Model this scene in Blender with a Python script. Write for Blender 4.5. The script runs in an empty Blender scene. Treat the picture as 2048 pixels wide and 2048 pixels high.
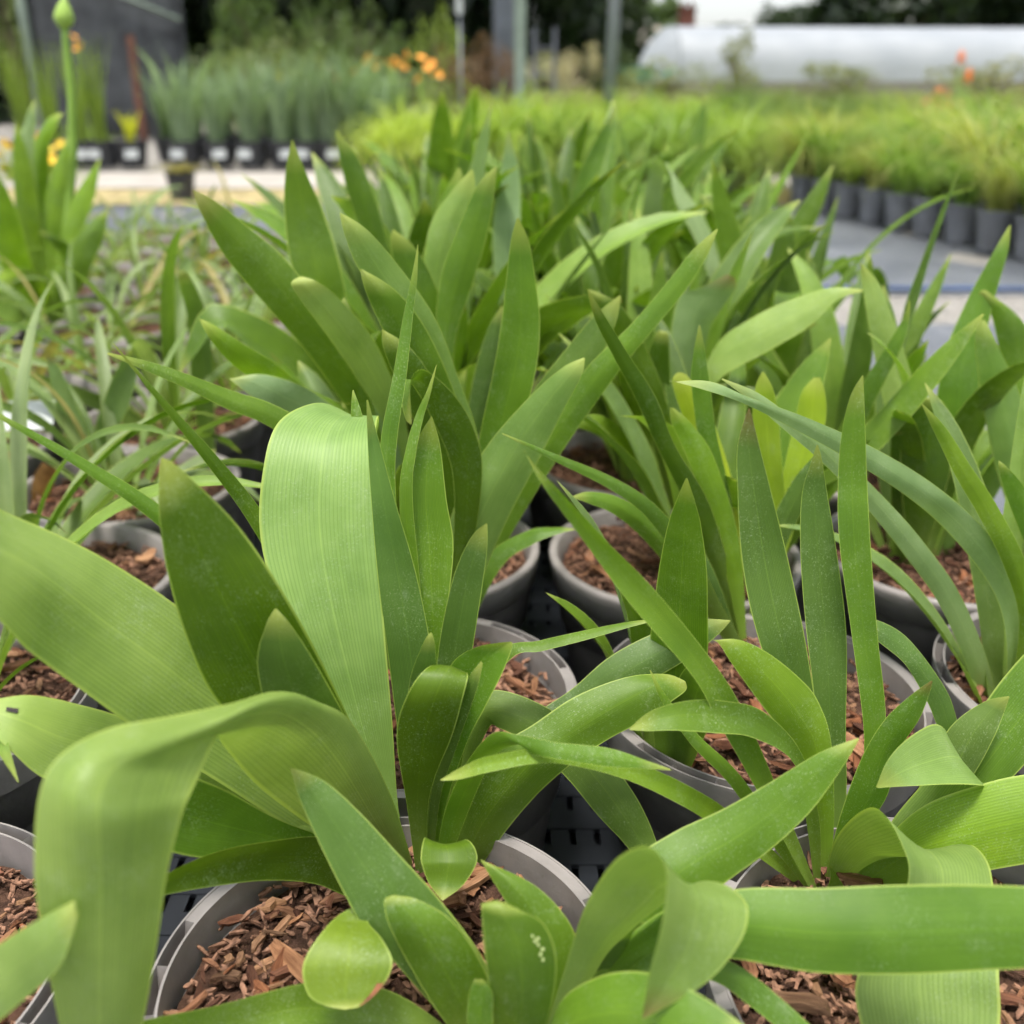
import bpy, bmesh, math, random
from mathutils import Vector, Matrix, noise
R = math.radians
random.seed(11)
sc = bpy.context.scene
C = sc.collection

# ------------------------------------------------------------------ camera
F_PX, PITCH, HC = 2050.0, math.atan((1024 - 157) / 2050.0), 0.551
SP, CP = math.sin(PITCH), math.cos(PITCH)
cam = bpy.data.cameras.new('camera')
cam.sensor_width = 36.0
cam.lens = 36.0 * F_PX / 2048.0
cam.clip_start, cam.clip_end = 0.02, 3000
cam.dof.use_dof = True
cam.dof.focus_distance = 0.52
cam.dof.aperture_fstop = 6.4
camo = bpy.data.objects.new('camera', cam)
C.objects.link(camo)
camo.location = (0, 0, HC)
camo.rotation_euler = (math.pi / 2 - PITCH, 0, 0)
sc.camera = camo

# ------------------------------------------------------------------ sky, sun, exposure (overcast)
w = bpy.data.worlds.new('World'); sc.world = w; w.use_nodes = True
nt = w.node_tree; nt.nodes.clear()
sky = nt.nodes.new('ShaderNodeTexSky'); sky.sky_type = 'NISHITA'; sky.sun_disc = False
sky.sun_elevation = R(78); sky.sun_rotation = R(205); sky.dust_density = 2.2; sky.air_density = 1.0; sky.ozone_density = 1.0
hs = nt.nodes.new('ShaderNodeHueSaturation'); hs.inputs['Saturation'].default_value = 0.35
bg = nt.nodes.new('ShaderNodeBackground'); bg.inputs['Strength'].default_value = 0.085
wo = nt.nodes.new('ShaderNodeOutputWorld')
nt.links.new(sky.outputs[0], hs.inputs['Color']); nt.links.new(hs.outputs[0], bg.inputs[0]); nt.links.new(bg.outputs[0], wo.inputs[0])
sd = bpy.data.lights.new('sun', 'SUN'); sd.energy = 1.5; sd.angle = R(13); sd.color = (1.0, 0.96, 0.9)
so = bpy.data.objects.new('sun', sd); C.objects.link(so)
so.rotation_euler = (R(12), 0, R(-25))
sc.view_settings.view_transform = 'Standard'; sc.view_settings.look = 'None'
sc.view_settings.gamma = 1.0; sc.view_settings.exposure = 1.78
try:
    sc.cycles.use_denoising = True
    sc.cycles.max_bounces = 5; sc.cycles.transmission_bounces = 3; sc.cycles.diffuse_bounces = 3; sc.cycles.glossy_bounces = 2
    sc.cycles.sample_clamp_indirect = 6.0; sc.cycles.use_adaptive_sampling = True; sc.cycles.adaptive_threshold = 0.025; sc.cycles.adaptive_min_samples = 12; sc.cycles.debug_use_spatial_splits = True
except Exception:
    pass

# ------------------------------------------------------------------ helpers
def P(px, py, Y):
    """pixel of the 2048 px photograph and the distance Y (m) of the upright plane the point stands in -> world point"""
    u, v = (px - 1024) / F_PX, (py - 1024) / F_PX
    t = Y / (CP - v * SP)
    return Vector((u * t, Y, HC - t * (SP + v * CP)))

def tag(o, label=None, cat=None, group=None, kind='thing'):
    if label: o['label'] = label
    if cat: o['category'] = cat
    if group: o['group'] = group
    if kind: o['kind'] = kind
    return o

def empty(name, loc=(0, 0, 0), rz=0.0, parent=None):
    o = bpy.data.objects.new(name, None); C.objects.link(o)
    o.location = loc; o.rotation_euler = (0, 0, rz); o.empty_display_size = 0.02
    o.parent = parent
    return o

def put(name, me, parent=None, mat=None, color=None, loc=None, rot=None, scale=None):
    o = bpy.data.objects.new(name, me); C.objects.link(o)
    if mat is not None and len(me.materials) == 0: me.materials.append(mat)
    if parent is not None: o.parent = parent
    if color is not None: o.color = (*color, 1.0)
    if loc is not None: o.location = loc
    if rot is not None: o.rotation_euler = rot
    if scale is not None: o.scale = scale if hasattr(scale, '__len__') else (scale,) * 3
    return o

def mesh(name, verts, faces, mat=None, smooth=False, uv=None):
    me = bpy.data.meshes.new(name)
    me.from_pydata([tuple(v) for v in verts], [], faces)
    if smooth: me.polygons.foreach_set('use_smooth', [True] * len(me.polygons))
    if uv is not None:
        l = me.uv_layers.new(name='UVMap')
        idx = [0] * len(me.loops); me.loops.foreach_get('vertex_index', idx)
        flat = []
        for i in idx: flat.extend(uv[i])
        l.data.foreach_set('uv', flat)
    if mat is not None: me.materials.append(mat)
    me.update()
    return me

class MB:
    """collects boxes, tubes, lathes into one mesh"""
    def __init__(s): s.v, s.f = [], []
    def add(s, vs, fs):
        n = len(s.v); s.v += [Vector(v) for v in vs]; s.f += [tuple(i + n for i in f) for f in fs]; return s
    def box(s, c, d, rot=None):
        x, y, z = d[0] / 2, d[1] / 2, d[2] / 2
        vs = [Vector(p) for p in ((-x,-y,-z),(x,-y,-z),(x,y,-z),(-x,y,-z),(-x,-y,z),(x,-y,z),(x,y,z),(-x,y,z))]
        if rot is not None: vs = [rot @ v for v in vs]
        return s.add([v + Vector(c) for v in vs], [(0,3,2,1),(4,5,6,7),(0,1,5,4),(1,2,6,5),(2,3,7,6),(3,0,4,7)])
    def tube(s, pts, rads, n=8, cap=True):
        pts = [Vector(p) for p in pts]
        if not hasattr(rads, '__len__'): rads = [rads] * len(pts)
        vs, fs = [], []
        for i, p in enumerate(pts):
            d = (pts[min(i + 1, len(pts) - 1)] - pts[max(i - 1, 0)]).normalized()
            a = Vector((1, 0, 0)) if abs(d.x) < .9 else Vector((0, 1, 0))
            e1 = d.cross(a).normalized(); e2 = d.cross(e1)
            for k in range(n):
                th = 2 * math.pi * k / n
                vs.append(p + (e1 * math.cos(th) + e2 * math.sin(th)) * rads[i])
        for i in range(len(pts) - 1):
            for k in range(n):
                a, b = i * n + k, i * n + (k + 1) % n
                fs.append((a, b, b + n, a + n))
        if cap:
            fs.append(tuple(range(n - 1, -1, -1))); fs.append(tuple((len(pts) - 1) * n + k for k in range(n)))
        return s.add(vs, fs)
    def lathe(s, prof, n=48, c=(0, 0, 0)):
        vs, fs = [], []
        for r, z in prof:
            for k in range(n):
                th = 2 * math.pi * k / n
                vs.append((c[0] + r * math.cos(th), c[1] + r * math.sin(th), c[2] + z))
        for i in range(len(prof) - 1):
            for k in range(n):
                a, b = i * n + k, i * n + (k + 1) % n
                fs.append((a, b, b + n, a + n))
        return s.add(vs, fs)
    def me(s, name, mat=None, smooth=False): return mesh(name, s.v, s.f, mat, smooth)
    def build(s, name, mat, parent=None, smooth=False, **k): return put(name, s.me(name, mat, smooth), parent, **k)

# ------------------------------------------------------------------ materials
MATS = {}
def newmat(name):
    m = bpy.data.materials.new(name); m.use_nodes = True
    n = m.node_tree; n.nodes.clear(); MATS[name] = m
    out = n.nodes.new('ShaderNodeOutputMaterial')
    return m, n, out
class N:
    """tiny node-graph writer"""
    def __init__(s, nt): s.nt = nt
    def node(s, t, **kw):
        nd = s.nt.nodes.new(t)
        for k, v in kw.items(): setattr(nd, k, v)
        return nd
    def link(s, a, b): s.nt.links.new(a, b)
    def val(s, x, sock):
        if hasattr(x, 'is_linked') or hasattr(x, 'links'): s.link(x, sock)
        else: sock.default_value = x
    def math(s, op, a, b=0.0, clamp=False):
        nd = s.node('ShaderNodeMath', operation=op); nd.use_clamp = clamp
        s.val(a, nd.inputs[0]); s.val(b, nd.inputs[1]); return nd.outputs[0]
    def mix(s, f, a, b, mode='MIX'):
        nd = s.node('ShaderNodeMix', data_type='RGBA', blend_type=mode)
        s.val(f, nd.inputs[0])
        for x, i in ((a, 6), (b, 7)):
            if isinstance(x, tuple): nd.inputs[i].default_value = (*x, 1.0) if len(x) == 3 else x
            else: s.link(x, nd.inputs[i])
        return nd.outputs[2]
    def noise(s, vec, scale, detail=3.0, rough=.55):
        nd = s.node('ShaderNodeTexNoise'); nd.inputs['Scale'].default_value = scale
        nd.inputs['Detail'].default_value = detail; nd.inputs['Roughness'].default_value = rough
        if vec is not None: s.link(vec, nd.inputs['Vector'])
        return nd.outputs['Fac']
    def ramp(s, f, lo, hi):
        nd = s.node('ShaderNodeMapRange'); nd.clamp = True
        s.val(f, nd.inputs[0]); nd.inputs[1].default_value = lo; nd.inputs[2].default_value = hi
        return nd.outputs[0]
    def bump(s, h, strength, dist=.001):
        nd = s.node('ShaderNodeBump'); nd.inputs['Strength'].default_value = strength; nd.inputs['Distance'].default_value = dist
        s.link(h, nd.inputs['Height']); return nd.outputs[0]

def leaf_material(name, transl=.30, rough=.50, veins=29, dust=.85, spec=.40):
    m, nt, out = newmat(name); g = N(nt)
    uvn = g.node('ShaderNodeUVMap'); sep = g.node('ShaderNodeSeparateXYZ'); g.link(uvn.outputs[0], sep.inputs[0])
    u, v = sep.outputs[0], sep.outputs[1]
    oi = g.node('ShaderNodeObjectInfo'); tc = g.node('ShaderNodeTexCoord')
    base = oi.outputs['Color']
    # broad mottling and lengthwise streaks
    comb = g.node('ShaderNodeCombineXYZ')
    g.link(g.math('ADD', g.math('MULTIPLY', u, 21.0), g.math('MULTIPLY', oi.outputs['Random'], 40.0)), comb.inputs[0])
    g.link(g.math('MULTIPLY', v, 2.2), comb.inputs[1])
    streak = g.noise(comb.outputs[0], 1.6, 4.0, .6)
    mott = g.noise(tc.outputs['Object'], 26.0, 3.0)
    c = g.mix(g.ramp(streak, .32, .68), base, (1.22, 1.18, 1.18), 'MULTIPLY')
    dark = g.mix(1.0, c, (.72, .78, .66), 'MULTIPLY')
    c = g.mix(g.ramp(mott, .38, .66), c, dark)
    # parallel veins
    vein = g.math('SINE', g.math('MULTIPLY', u, 2 * math.pi * veins))
    vf = g.math('MULTIPLY', g.ramp(vein, .1, 1.0), g.math('ADD', g.math('MULTIPLY', streak, .9), -.12, True))
    c = g.mix(vf, c, g.mix(1.0, c, (.48, .60, .38), 'MULTIPLY'))
    au = g.math('ABSOLUTE', g.math('SUBTRACT', u, .5))
    mid = g.math('SUBTRACT', 1.0, g.ramp(au, .004, .022))
    c = g.mix(g.math('MULTIPLY', mid, .38), c, g.mix(1.0, c, (1.5, 1.4, 1.4), 'MULTIPLY'))
    # pale base of the leaf, yellow tip and margin
    c = g.mix(g.math('MULTIPLY', g.math('SUBTRACT', 1.0, g.ramp(v, .05, .34)), .45), c, (.30, .42, .09))
    tipc = g.mix(g.ramp(oi.outputs['Random'], .90, .94), (.42, .45, .10), (.20, .10, .04))
    c = g.mix(g.math('MULTIPLY', g.ramp(v, .925, 1.0), .7), c, tipc)
    c = g.mix(g.math('MULTIPLY', g.ramp(au, .472, .490), .75), c, (.40, .50, .10))
    # lime dust and dried water marks
    d1 = g.noise(tc.outputs['Object'], 950.0, 3.0, .7); d2 = g.noise(tc.outputs['Object'], 34.0, 3.0)
    dm = g.math('MULTIPLY', g.ramp(d1, .56, .74), g.ramp(d2, .36, .66))
    d3 = g.math('MULTIPLY', g.ramp(g.noise(tc.outputs['Object'], 120.0, 6.0, .8), .52, .78), g.ramp(d2, .42, .72))
    dustf = g.math('MULTIPLY', g.math('ADD', g.math('MULTIPLY', dm, .55), g.math('MULTIPLY', d3, .38), True), dust)
    c = g.mix(dustf, c, (.52, .60, .44))
    pb = g.node('ShaderNodeBsdfPrincipled')
    g.link(c, pb.inputs['Base Color'])
    g.link(g.math('ADD', rough, g.math('MULTIPLY', dustf, .35)), pb.inputs['Roughness'])
    pb.inputs['Specular IOR Level'].default_value = spec
    hgt = g.math('ADD', g.math('MULTIPLY', vein, .35), g.math('MULTIPLY', streak, 1.6))
    g.link(g.bump(hgt, .10, .0007), pb.inputs['Normal'])
    tb = g.node('ShaderNodeBsdfTranslucent')
    g.link(g.mix(1.0, c, (1.30, 1.45, .55), 'MULTIPLY'), tb.inputs['Color'])
    ms = g.node('ShaderNodeMixShader'); ms.inputs[0].default_value = transl
    g.link(pb.outputs[0], ms.inputs[1]); g.link(tb.outputs[0], ms.inputs[2]); g.link(ms.outputs[0], out.inputs[0])
    return m

def plain(name, col, rough=.6, var=.25, scale=8.0, spec=.4, bump=0.0, bscale=60.0, metallic=0.0, col2=None, objcol=False, detail=4.0):
    m, nt, out = newmat(name); g = N(nt)
    tc = g.node('ShaderNodeTexCoord')
    n1 = g.noise(tc.outputs['Object'], scale, detail)
    if objcol:
        oi = g.node('ShaderNodeObjectInfo'); c0 = oi.outputs['Color']
        c = g.mix(g.ramp(n1, .3, .7), g.mix(1.0, c0, (1 - var,) * 3, 'MULTIPLY'), g.mix(1.0, c0, (1 + var,) * 3, 'MULTIPLY'))
    else:
        a = tuple(max(0, x * (1 - var)) for x in col); b = col2 if col2 else tuple(x * (1 + var) for x in col)
        c = g.mix(g.ramp(n1, .3, .7), a, b)
    pb = g.node('ShaderNodeBsdfPrincipled'); g.link(c, pb.inputs['Base Color'])
    pb.inputs['Roughness'].default_value = rough; pb.inputs['Specular IOR Level'].default_value = spec
    pb.inputs['Metallic'].default_value = metallic
    if bump: g.link(g.bump(g.noise(tc.outputs['Object'], bscale, 4.0), bump, .004), pb.inputs['Normal'])
    g.link(pb.outputs[0], out.inputs[0])
    return m

M_LEAF = leaf_material('leaf_strap')
M_BLADE = leaf_material('leaf_narrow', transl=.35, rough=.5, veins=9, dust=.3)
M_POT = plain('pot_taupe_plastic', (.155, .141, .133), .5, .22, 24.0, .35, .10, 220, detail=8.0)
M_RIM = plain('pot_rim_plastic', (.25, .226, .212), .45, .13, 60.0, .4, .06, 300, detail=6.0)
M_DARKPOT = plain('pot_black_plastic', (.035, .036, .040), .5, .2, 10.0)
M_GREYPOT = plain('pot_grey_plastic', (.15, .155, .165), .5, .25, 10.0)
M_MULCH = plain('mulch_soil', (.075, .040, .026), .95, .5, 160.0, .15, 1.0, 260)
M_CHIP = None
def chip_material():
    m, nt, out = newmat('bark_chip_wood'); g = N(nt)
    oi = g.node('ShaderNodeObjectInfo'); tc = g.node('ShaderNodeTexCoord')
    mp = g.node('ShaderNodeMapping'); mp.inputs['Scale'].default_value = (60, 700, 700); g.link(tc.outputs['Object'], mp.inputs[0])
    gr = g.noise(mp.outputs[0], 1.0, 4.0, .65)
    c = oi.outputs['Color']
    c = g.mix(g.ramp(gr, .35, .65), g.mix(1.0, c, (.45, .40, .38), 'MULTIPLY'), c)
    pb = g.node('ShaderNodeBsdfPrincipled'); g.link(c, pb.inputs['Base Color']); pb.inputs['Roughness'].default_value = .85
    pb.inputs['Specular IOR Level'].default_value = .2
    g.link(g.bump(gr, .9, .0008), pb.inputs['Normal']); g.link(pb.outputs[0], out.inputs[0]); return m
M_CHIP = chip_material()
M_TRAY = plain('tray_black_plastic', (.010, .012, .016), .5, .25, 20.0, .4)
M_TAG = plain('label_white_plastic', (.45, .47, .46), .5, .08, 20.0)
M_DRY = plain('dry_leaf', (.36, .19, .06), .8, .4, 60.0, .2)
M_FLOWER = plain('petal', (1, 1, 1), .55, .15, 30.0, .2, objcol=True)
M_WOOD = plain('trunk_bark', (.10, .075, .055), .9, .4, 6.0, .2, .5, 30)
M_FAR = None
def foliage_material(name, transl=.3):
    m, nt, out = newmat(name); g = N(nt)
    oi = g.node('ShaderNodeObjectInfo'); tc = g.node('ShaderNodeTexCoord')
    n1 = g.noise(tc.outputs['Object'], 2.5, 5.0, .7)
    c0 = oi.outputs['Color']
    c = g.mix(g.ramp(n1, .3, .7), g.mix(1.0, c0, (.55, .6, .55), 'MULTIPLY'), g.mix(1.0, c0, (1.35, 1.3, 1.1), 'MULTIPLY'))
    pb = g.node('ShaderNodeBsdfPrincipled'); g.link(c, pb.inputs['Base Color']); pb.inputs['Roughness'].default_value = .5
    tb = g.node('ShaderNodeBsdfTranslucent'); g.link(g.mix(1.0, c, (1.2, 1.3, .6), 'MULTIPLY'), tb.inputs['Color'])
    ms = g.node('ShaderNodeMixShader'); ms.inputs[0].default_value = transl
    g.link(pb.outputs[0], ms.inputs[1]); g.link(tb.outputs[0], ms.inputs[2]); g.link(ms.outputs[0], out.inputs[0]); return m
M_FOL = foliage_material('foliage')
M_GRASS = foliage_material('grass_blades', .4)

# ------------------------------------------------------------------ leaf ribbon
def crom(p, t):
    n = len(p) - 1; i = min(int(t), n - 1); f = t - i
    p0, p1, p2, p3 = p[max(i - 1, 0)], p[i], p[i + 1], p[min(i + 2, n)]
    return 0.5 * ((2 * p1) + (p2 - p0) * f + (2 * p0 - 5 * p1 + 4 * p2 - p3) * f * f + (3 * p1 - p0 - 3 * p2 + p3) * f ** 3)

def ribbon(name, Ls, Rs, mat, cup=.10, nu=8, per=6, wob=0.0, seed=0.0, Ms=None):
    n = len(Ls) - 1; rows = n * per
    a, b = [], []
    for k in range(rows + 1):
        t = k / per; a.append(crom(Ls, t)); b.append(crom(Rs, t))
    mids = [(x + y) / 2 for x, y in zip(a, b)]
    ln = [0.0]
    for k in range(rows): ln.append(ln[-1] + (mids[k + 1] - mids[k]).length)
    tot = ln[-1] or 1.0
    vs, uv, fs = [], [], []
    cl = cup if isinstance(cup, list) else None
    for k in range(rows + 1):
        if cl: cup = crom(cl, k / per)
        ac = b[k] - a[k]; wd = ac.length
        al = mids[min(k + 1, rows)] - mids[max(k - 1, 0)]
        nn = al.cross(ac); nn = nn.normalized() if nn.length > 1e-12 else Vector((0, -1, 0))
        for j in range(nu + 1):
            u = j / nu
            off = cup * wd * (abs(2 * u - 1) ** 1.4 - 1)
            q = a[k] + ac * u + nn * off
            if Ms:
                m = crom(Ms, k / per); q = a[k] * (2 * (u - .5) * (u - 1)) + m * (4 * u * (1 - u)) + b[k] * (2 * u * (u - .5))
            if wob:
                q = q + nn * (wob * wd * noise.noise(Vector((ln[k] * 22 + seed, u * 1.6, seed))))
            vs.append(q); uv.append((u, ln[k] / tot))
    m1 = nu + 1
    for k in range(rows):
        for j in range(nu):
            q = k * m1 + j
            fs.append((q, q + 1, q + 1 + m1, q + m1))
    me = mesh(name, vs, fs, mat, True, uv)
    return me, vs, m1, rows

GREEN = (.118, .218, .014)
def px_leaf(parent, secs, color=GREEN, cup=.09, mat=None, name='leaf', wob=.05, per=6, tilt=None):
    """a leaf given by cross-sections: (xl,yl,xr,yr,Ycm[,Ycm right edge]) or by its spine: (x,y,width px,Ycm)"""
    Ls, Rs, Ms = [], [], None; cups = [s[6] for s in secs] if len(secs[0]) == 7 else None
    tl = tilt if tilt is not None else (.15 if color == DARK else .65)
    if len(secs[0]) == 9:        # edge, midrib and edge given one by one
        Ms = []
        for s in secs:
            for lst, i in ((Ls, 0), (Ms, 3), (Rs, 6)): lst.append(P(s[i], s[i + 1], s[i + 2] / 100))
    elif len(secs[0]) == 4:
        k = len(secs)
        for i, (x, y, wd, Y) in enumerate(secs):
            x0, y0 = secs[max(i - 1, 0)][:2]; x1, y1 = secs[min(i + 1, k - 1)][:2]
            dx, dy = x1 - x0, y1 - y0; l = math.hypot(dx, dy) or 1
            nx, ny = dy / l, -dx / l
            s = (wd / F_PX) * (Y / 100) * (.2 - .55 * ny)
            Ls.append(P(x + nx * wd / 2, y + ny * wd / 2, Y / 100 + s)); Rs.append(P(x - nx * wd / 2, y - ny * wd / 2, Y / 100 - s))
    else:
        for s in secs:
            Y0 = s[4] / 100; Y1 = s[5] / 100 if len(s) > 5 else Y0
            if len(s) == 5:      # faces look up at the sky: the edge seen higher is the farther one
                d = (s[3] - s[1]) / F_PX * Y0 * tl / 2
                Y0 += d; Y1 -= d
            Ls.append(P(s[0], s[1], Y0)); Rs.append(P(s[2], s[3], Y1))
    inv = parent.matrix_basis.inverted()
    Ls = [inv @ p for p in Ls]; Rs = [inv @ p for p in Rs]
    if Ms: Ms = [inv @ p for p in Ms]
    if secs[0][1] < secs[-1][1] and False: Ls, Rs = Rs, Ls
    sd = random.uniform(0, 90)
    me, vs, m1, rows = ribbon(name, Ls, Rs, mat or M_LEAF, cups or cup, 12 if Ms else 8, per, wob, sd, Ms)
    j = random.uniform(.90, 1.12); h = random.uniform(.93, 1.07)
    o = put(name, me, parent, color=(color[0] * j * h, color[1] * j, color[2] * j / h))
    return o, vs, m1, rows

def patch(leaf, u0, u1, v0, v1, mat, name='blemish', lift=.0007):
    """a thin stain lying on a leaf's face towards the camera"""
    o, vs, m1, rows = leaf
    par = o.parent.matrix_basis
    nu, nv = 5, 6; out, fs = [], []
    def at(u, v):
        x = u * (m1 - 1); y = v * rows
        i, j = min(int(x), m1 - 2), min(int(y), rows - 1); fx, fy = x - i, y - j
        A = vs[j * m1 + i].lerp(vs[j * m1 + i + 1], fx); B = vs[(j + 1) * m1 + i].lerp(vs[(j + 1) * m1 + i + 1], fx)
        return A.lerp(B, fy)
    camp = par.inverted() @ Vector((0, 0, HC))
    for b in range(nv + 1):
        for a in range(nu + 1):
            jx = (noise.noise(Vector((a * 1.3, b * 1.1, u0 * 50))) * .12) if a in (0, nu) or b in (0, nv) else 0
            p = at(min(1, max(0, u0 + (u1 - u0) * (a / nu + jx))), min(1, max(0, v0 + (v1 - v0) * (b / nv + jx))))
            out.append(p + (camp - p).normalized() * lift)
    for b in range(nv):
        for a in range(nu):
            q = b * (nu + 1) + a; fs.append((q, q + 1, q + nu + 2, q + nu + 1))
    return put(name, mesh(name, out, fs, mat, True), o)

# ------------------------------------------------------------------ ground (the setting)
def sheet(name, x0, x1, y0, y1, z, mat, nx=1, ny=1, kind='structure', bumpy=0.0):
    vs, fs = [], []
    for j in range(ny + 1):
        for i in range(nx + 1):
            x = x0 + (x1 - x0) * i / nx; y = y0 + (y1 - y0) * j / ny
            zz = z + (bumpy * noise.noise(Vector((x * 2.3, y * 2.3, z * 90))) if bumpy else 0)
            vs.append((x, y, zz))
    for j in range(ny):
        for i in range(nx):
            q = j * (nx + 1) + i; fs.append((q, q + 1, q + nx + 2, q + nx + 1))
    o = put(name, mesh(name, vs, fs, mat, True)); o['kind'] = kind
    return o

def mat_fabric():
    m, nt, out = newmat('ground_cover_fabric'); g = N(nt)
    tc = g.node('ShaderNodeTexCoord'); sep = g.node('ShaderNodeSeparateXYZ'); g.link(tc.outputs['Object'], sep.inputs[0])
    wx = g.math('SINE', g.math('MULTIPLY', sep.outputs[0], 1400.0)); wy = g.math('SINE', g.math('MULTIPLY', sep.outputs[1], 1400.0))
    wv = g.math('MULTIPLY', wx, wy)
    n1 = g.noise(tc.outputs['Object'], 2.6, 8.0, .75); n2 = g.noise(tc.outputs['Object'], 28.0, 4.0, .7)
    c = g.mix(g.ramp(n1, .35, .7), (.060, .067, .080), (.165, .175, .19))
    c = g.mix(g.math('MULTIPLY', g.ramp(n2, .55, .75), .5), c, (.22, .20, .17))
    pb = g.node('ShaderNodeBsdfPrincipled'); g.link(c, pb.inputs['Base Color']); pb.inputs['Roughness'].default_value = .48
    pb.inputs['Specular IOR Level'].default_value = .5
    g.link(g.bump(wv, .3, .0006), pb.inputs['Normal']); g.link(pb.outputs[0], out.inputs[0]); return m
M_FABRIC = mat_fabric()
M_GRAVEL = plain('gravel', (.24, .225, .20), .9, .45, 45.0, .2, .8, 80, detail=8.0)
M_PATH = plain('pale_path', (.37, .34, .30), .9, .2, 3.0, .2, .4, 60)
M_STRAW = plain('straw_verge', (.34, .28, .14), .95, .4, 12.0, .1, .6, 60)
M_BLUE = plain('blue_edge_tape', (.055, .09, .18), .6, .2, 6.0)

sheet('ground', -900, 900, -30, 1600, -.012, plain('far_ground', (.16, .18, .07), .95, .4, .4, .1, .3, 4))
sheet('gravel_ground', -14, 14, -3, 26, -.006, M_GRAVEL)
sheet('ground_cover_fabric', -5, 9, -1.2, 2.46, 0.0, M_FABRIC, 60, 24, bumpy=.014)
sheet('ground_cover_fabric', -5, 9, 2.86, 5.0, 0.0, M_FABRIC, 60, 20, bumpy=.014)
e = MB(); e.tube([(-5 + .25 * i, 2.86 + .004 * math.sin(i), .014 + .006 * noise.noise(Vector((i * .4, 0, 3)))) for i in range(57)], .008, 6)
o = e.build('fabric_edge', M_BLUE, smooth=True); o['kind'] = 'structure'
sheet('straw_verge', -9, 1.9, 5.03, 5.75, .004, M_STRAW, 30, 4, bumpy=.012)
sheet('path', -12, 12, 5.75, 6.75, .010, M_PATH, 30, 4, bumpy=.006)

# ------------------------------------------------------------------ pots, mulch, chips
RIM_Z, POT_R, POT_H = .19, .105, .165
def pot_meshes():
    # body: tapered wall with a shoulder, a foot and an inner wall
    b = MB()
    b.lathe([(.0, .004), (.062, .004), (.070, 0), (.078, .004), (.0905, POT_H * .62), (.0915, POT_H * .64), (.094, POT_H * .64), (.0985, POT_H - .024), (.0985, POT_H - .022),
             (.0955, POT_H - .022), (.0948, POT_H - .03), (.085, POT_H * .4), (.0, POT_H * .38)], 56)
    body = b.me('pot', M_POT, True)
    # rim: band with a hollow top channel crossed by small ribs, solid in places
    n = 168; vs, fs = [], []
    prof_n = 9
    for k in range(n):
        th = 2 * math.pi * k / n
        sector = (k // 21) % 2
        rib = (k % 7) == 0
        dz = 0.0 if (sector == 1 or rib) else -.014
        z = POT_H
        prof = [(.0978, z - .024), (.1022, z - .024), (.1044, z - .002), (.1044, z), (.1034, z), (.1032, z + dz - .0004), (.0982, z + dz - .0004), (.0980, z), (.0969, z), (.0956, z - .024)]
        for r, zz in prof: vs.append((r * math.cos(th), r * math.sin(th), zz))
    q = 10
    for k in range(n):
        for j in range(q):
            a, c = k * q + j, k * q + (j + 1) % q
            d, e2 = ((k + 1) % n) * q + j, ((k + 1) % n) * q + (j + 1) % q
            fs.append((a, d, e2, c))
    rim = mesh('rim', vs, fs, M_RIM)
    # plain light rim for pots further off
    r2 = MB(); z = POT_H
    r2.lathe([(.0952, z - .024), (.1018, z - .024), (.1042, z - .004), (.1040, z - .001), (.1025, z), (.0985, z), (.0968, z - .002), (.0945, z - .024)], 48)
    return body, rim, r2.me('rim', M_RIM, True)
POT_BODY, RIM_CELLS, RIM_PLAIN = pot_meshes()

def mulch_mesh(seed):
    vs, fs, nr, na = [], [], 10, 40
    for i in range(nr + 1):
        r = .0940 * i / nr
        for k in range(na):
            th = 2 * math.pi * k / na
            x, y = r * math.cos(th), r * math.sin(th)
            z = .007 * noise.noise(Vector((x * 30, y * 30, seed * 7.7))) + .004 * noise.noise(Vector((x * 110, y * 110, seed)))
            vs.append((x, y, z - .002 * (i / nr) ** 2))
    for i in range(nr):
        for k in range(na):
            a, b = i * na + k, i * na + (k + 1) % na
            fs.append((a, b, b + na, a + na))
    return mesh('mulch', vs, fs, M_MULCH)
MULCH = [mulch_mesh(i) for i in range(4)]

def chip_verts(l, wd, t, rnd):
    vs = []
    for sx, tp in ((-1, rnd.uniform(.25, .8)), (-.35, 1), (.4, rnd.uniform(.8, 1.05)), (1, rnd.uniform(.15, .7))):
        sk = rnd.uniform(-.3, .3) * wd; zz = rnd.uniform(-.25, .25) * t
        for sy, sz in ((-1, -1), (1, -1), (1, 1), (-1, 1)):
            vs.append(Vector((sx * l / 2 * rnd.uniform(.9, 1.1), sk + sy * wd / 2 * tp * rnd.uniform(.8, 1.2), zz + sz * t / 2 * rnd.uniform(.6, 1.2))))
    fs = [(3, 2, 1, 0), (12, 13, 14, 15)]
    for i in range(3):
        for k in range(4):
            a, b = i * 4 + k, i * 4 + (k + 1) % 4
            fs.append((a, b, b + 4, a + 4))
    return vs, fs
crnd = random.Random(5)
CHIPS = []
for i in range(14):
    v, f = chip_verts(crnd.uniform(.009, .021), crnd.uniform(.0028, .0065), crnd.uniform(.0014, .003), crnd)
    CHIPS.append(mesh('bark_chip', v, f, M_CHIP))
CHIP_COLS = [(.40, .23, .13), (.34, .16, .085), (.44, .28, .17), (.30, .165, .10), (.24, .12, .07), (.17, .085, .055), (.36, .21, .13), (.12, .062, .042), (.27, .14, .095), (.20, .13, .085), (.42, .27, .17)]
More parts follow.
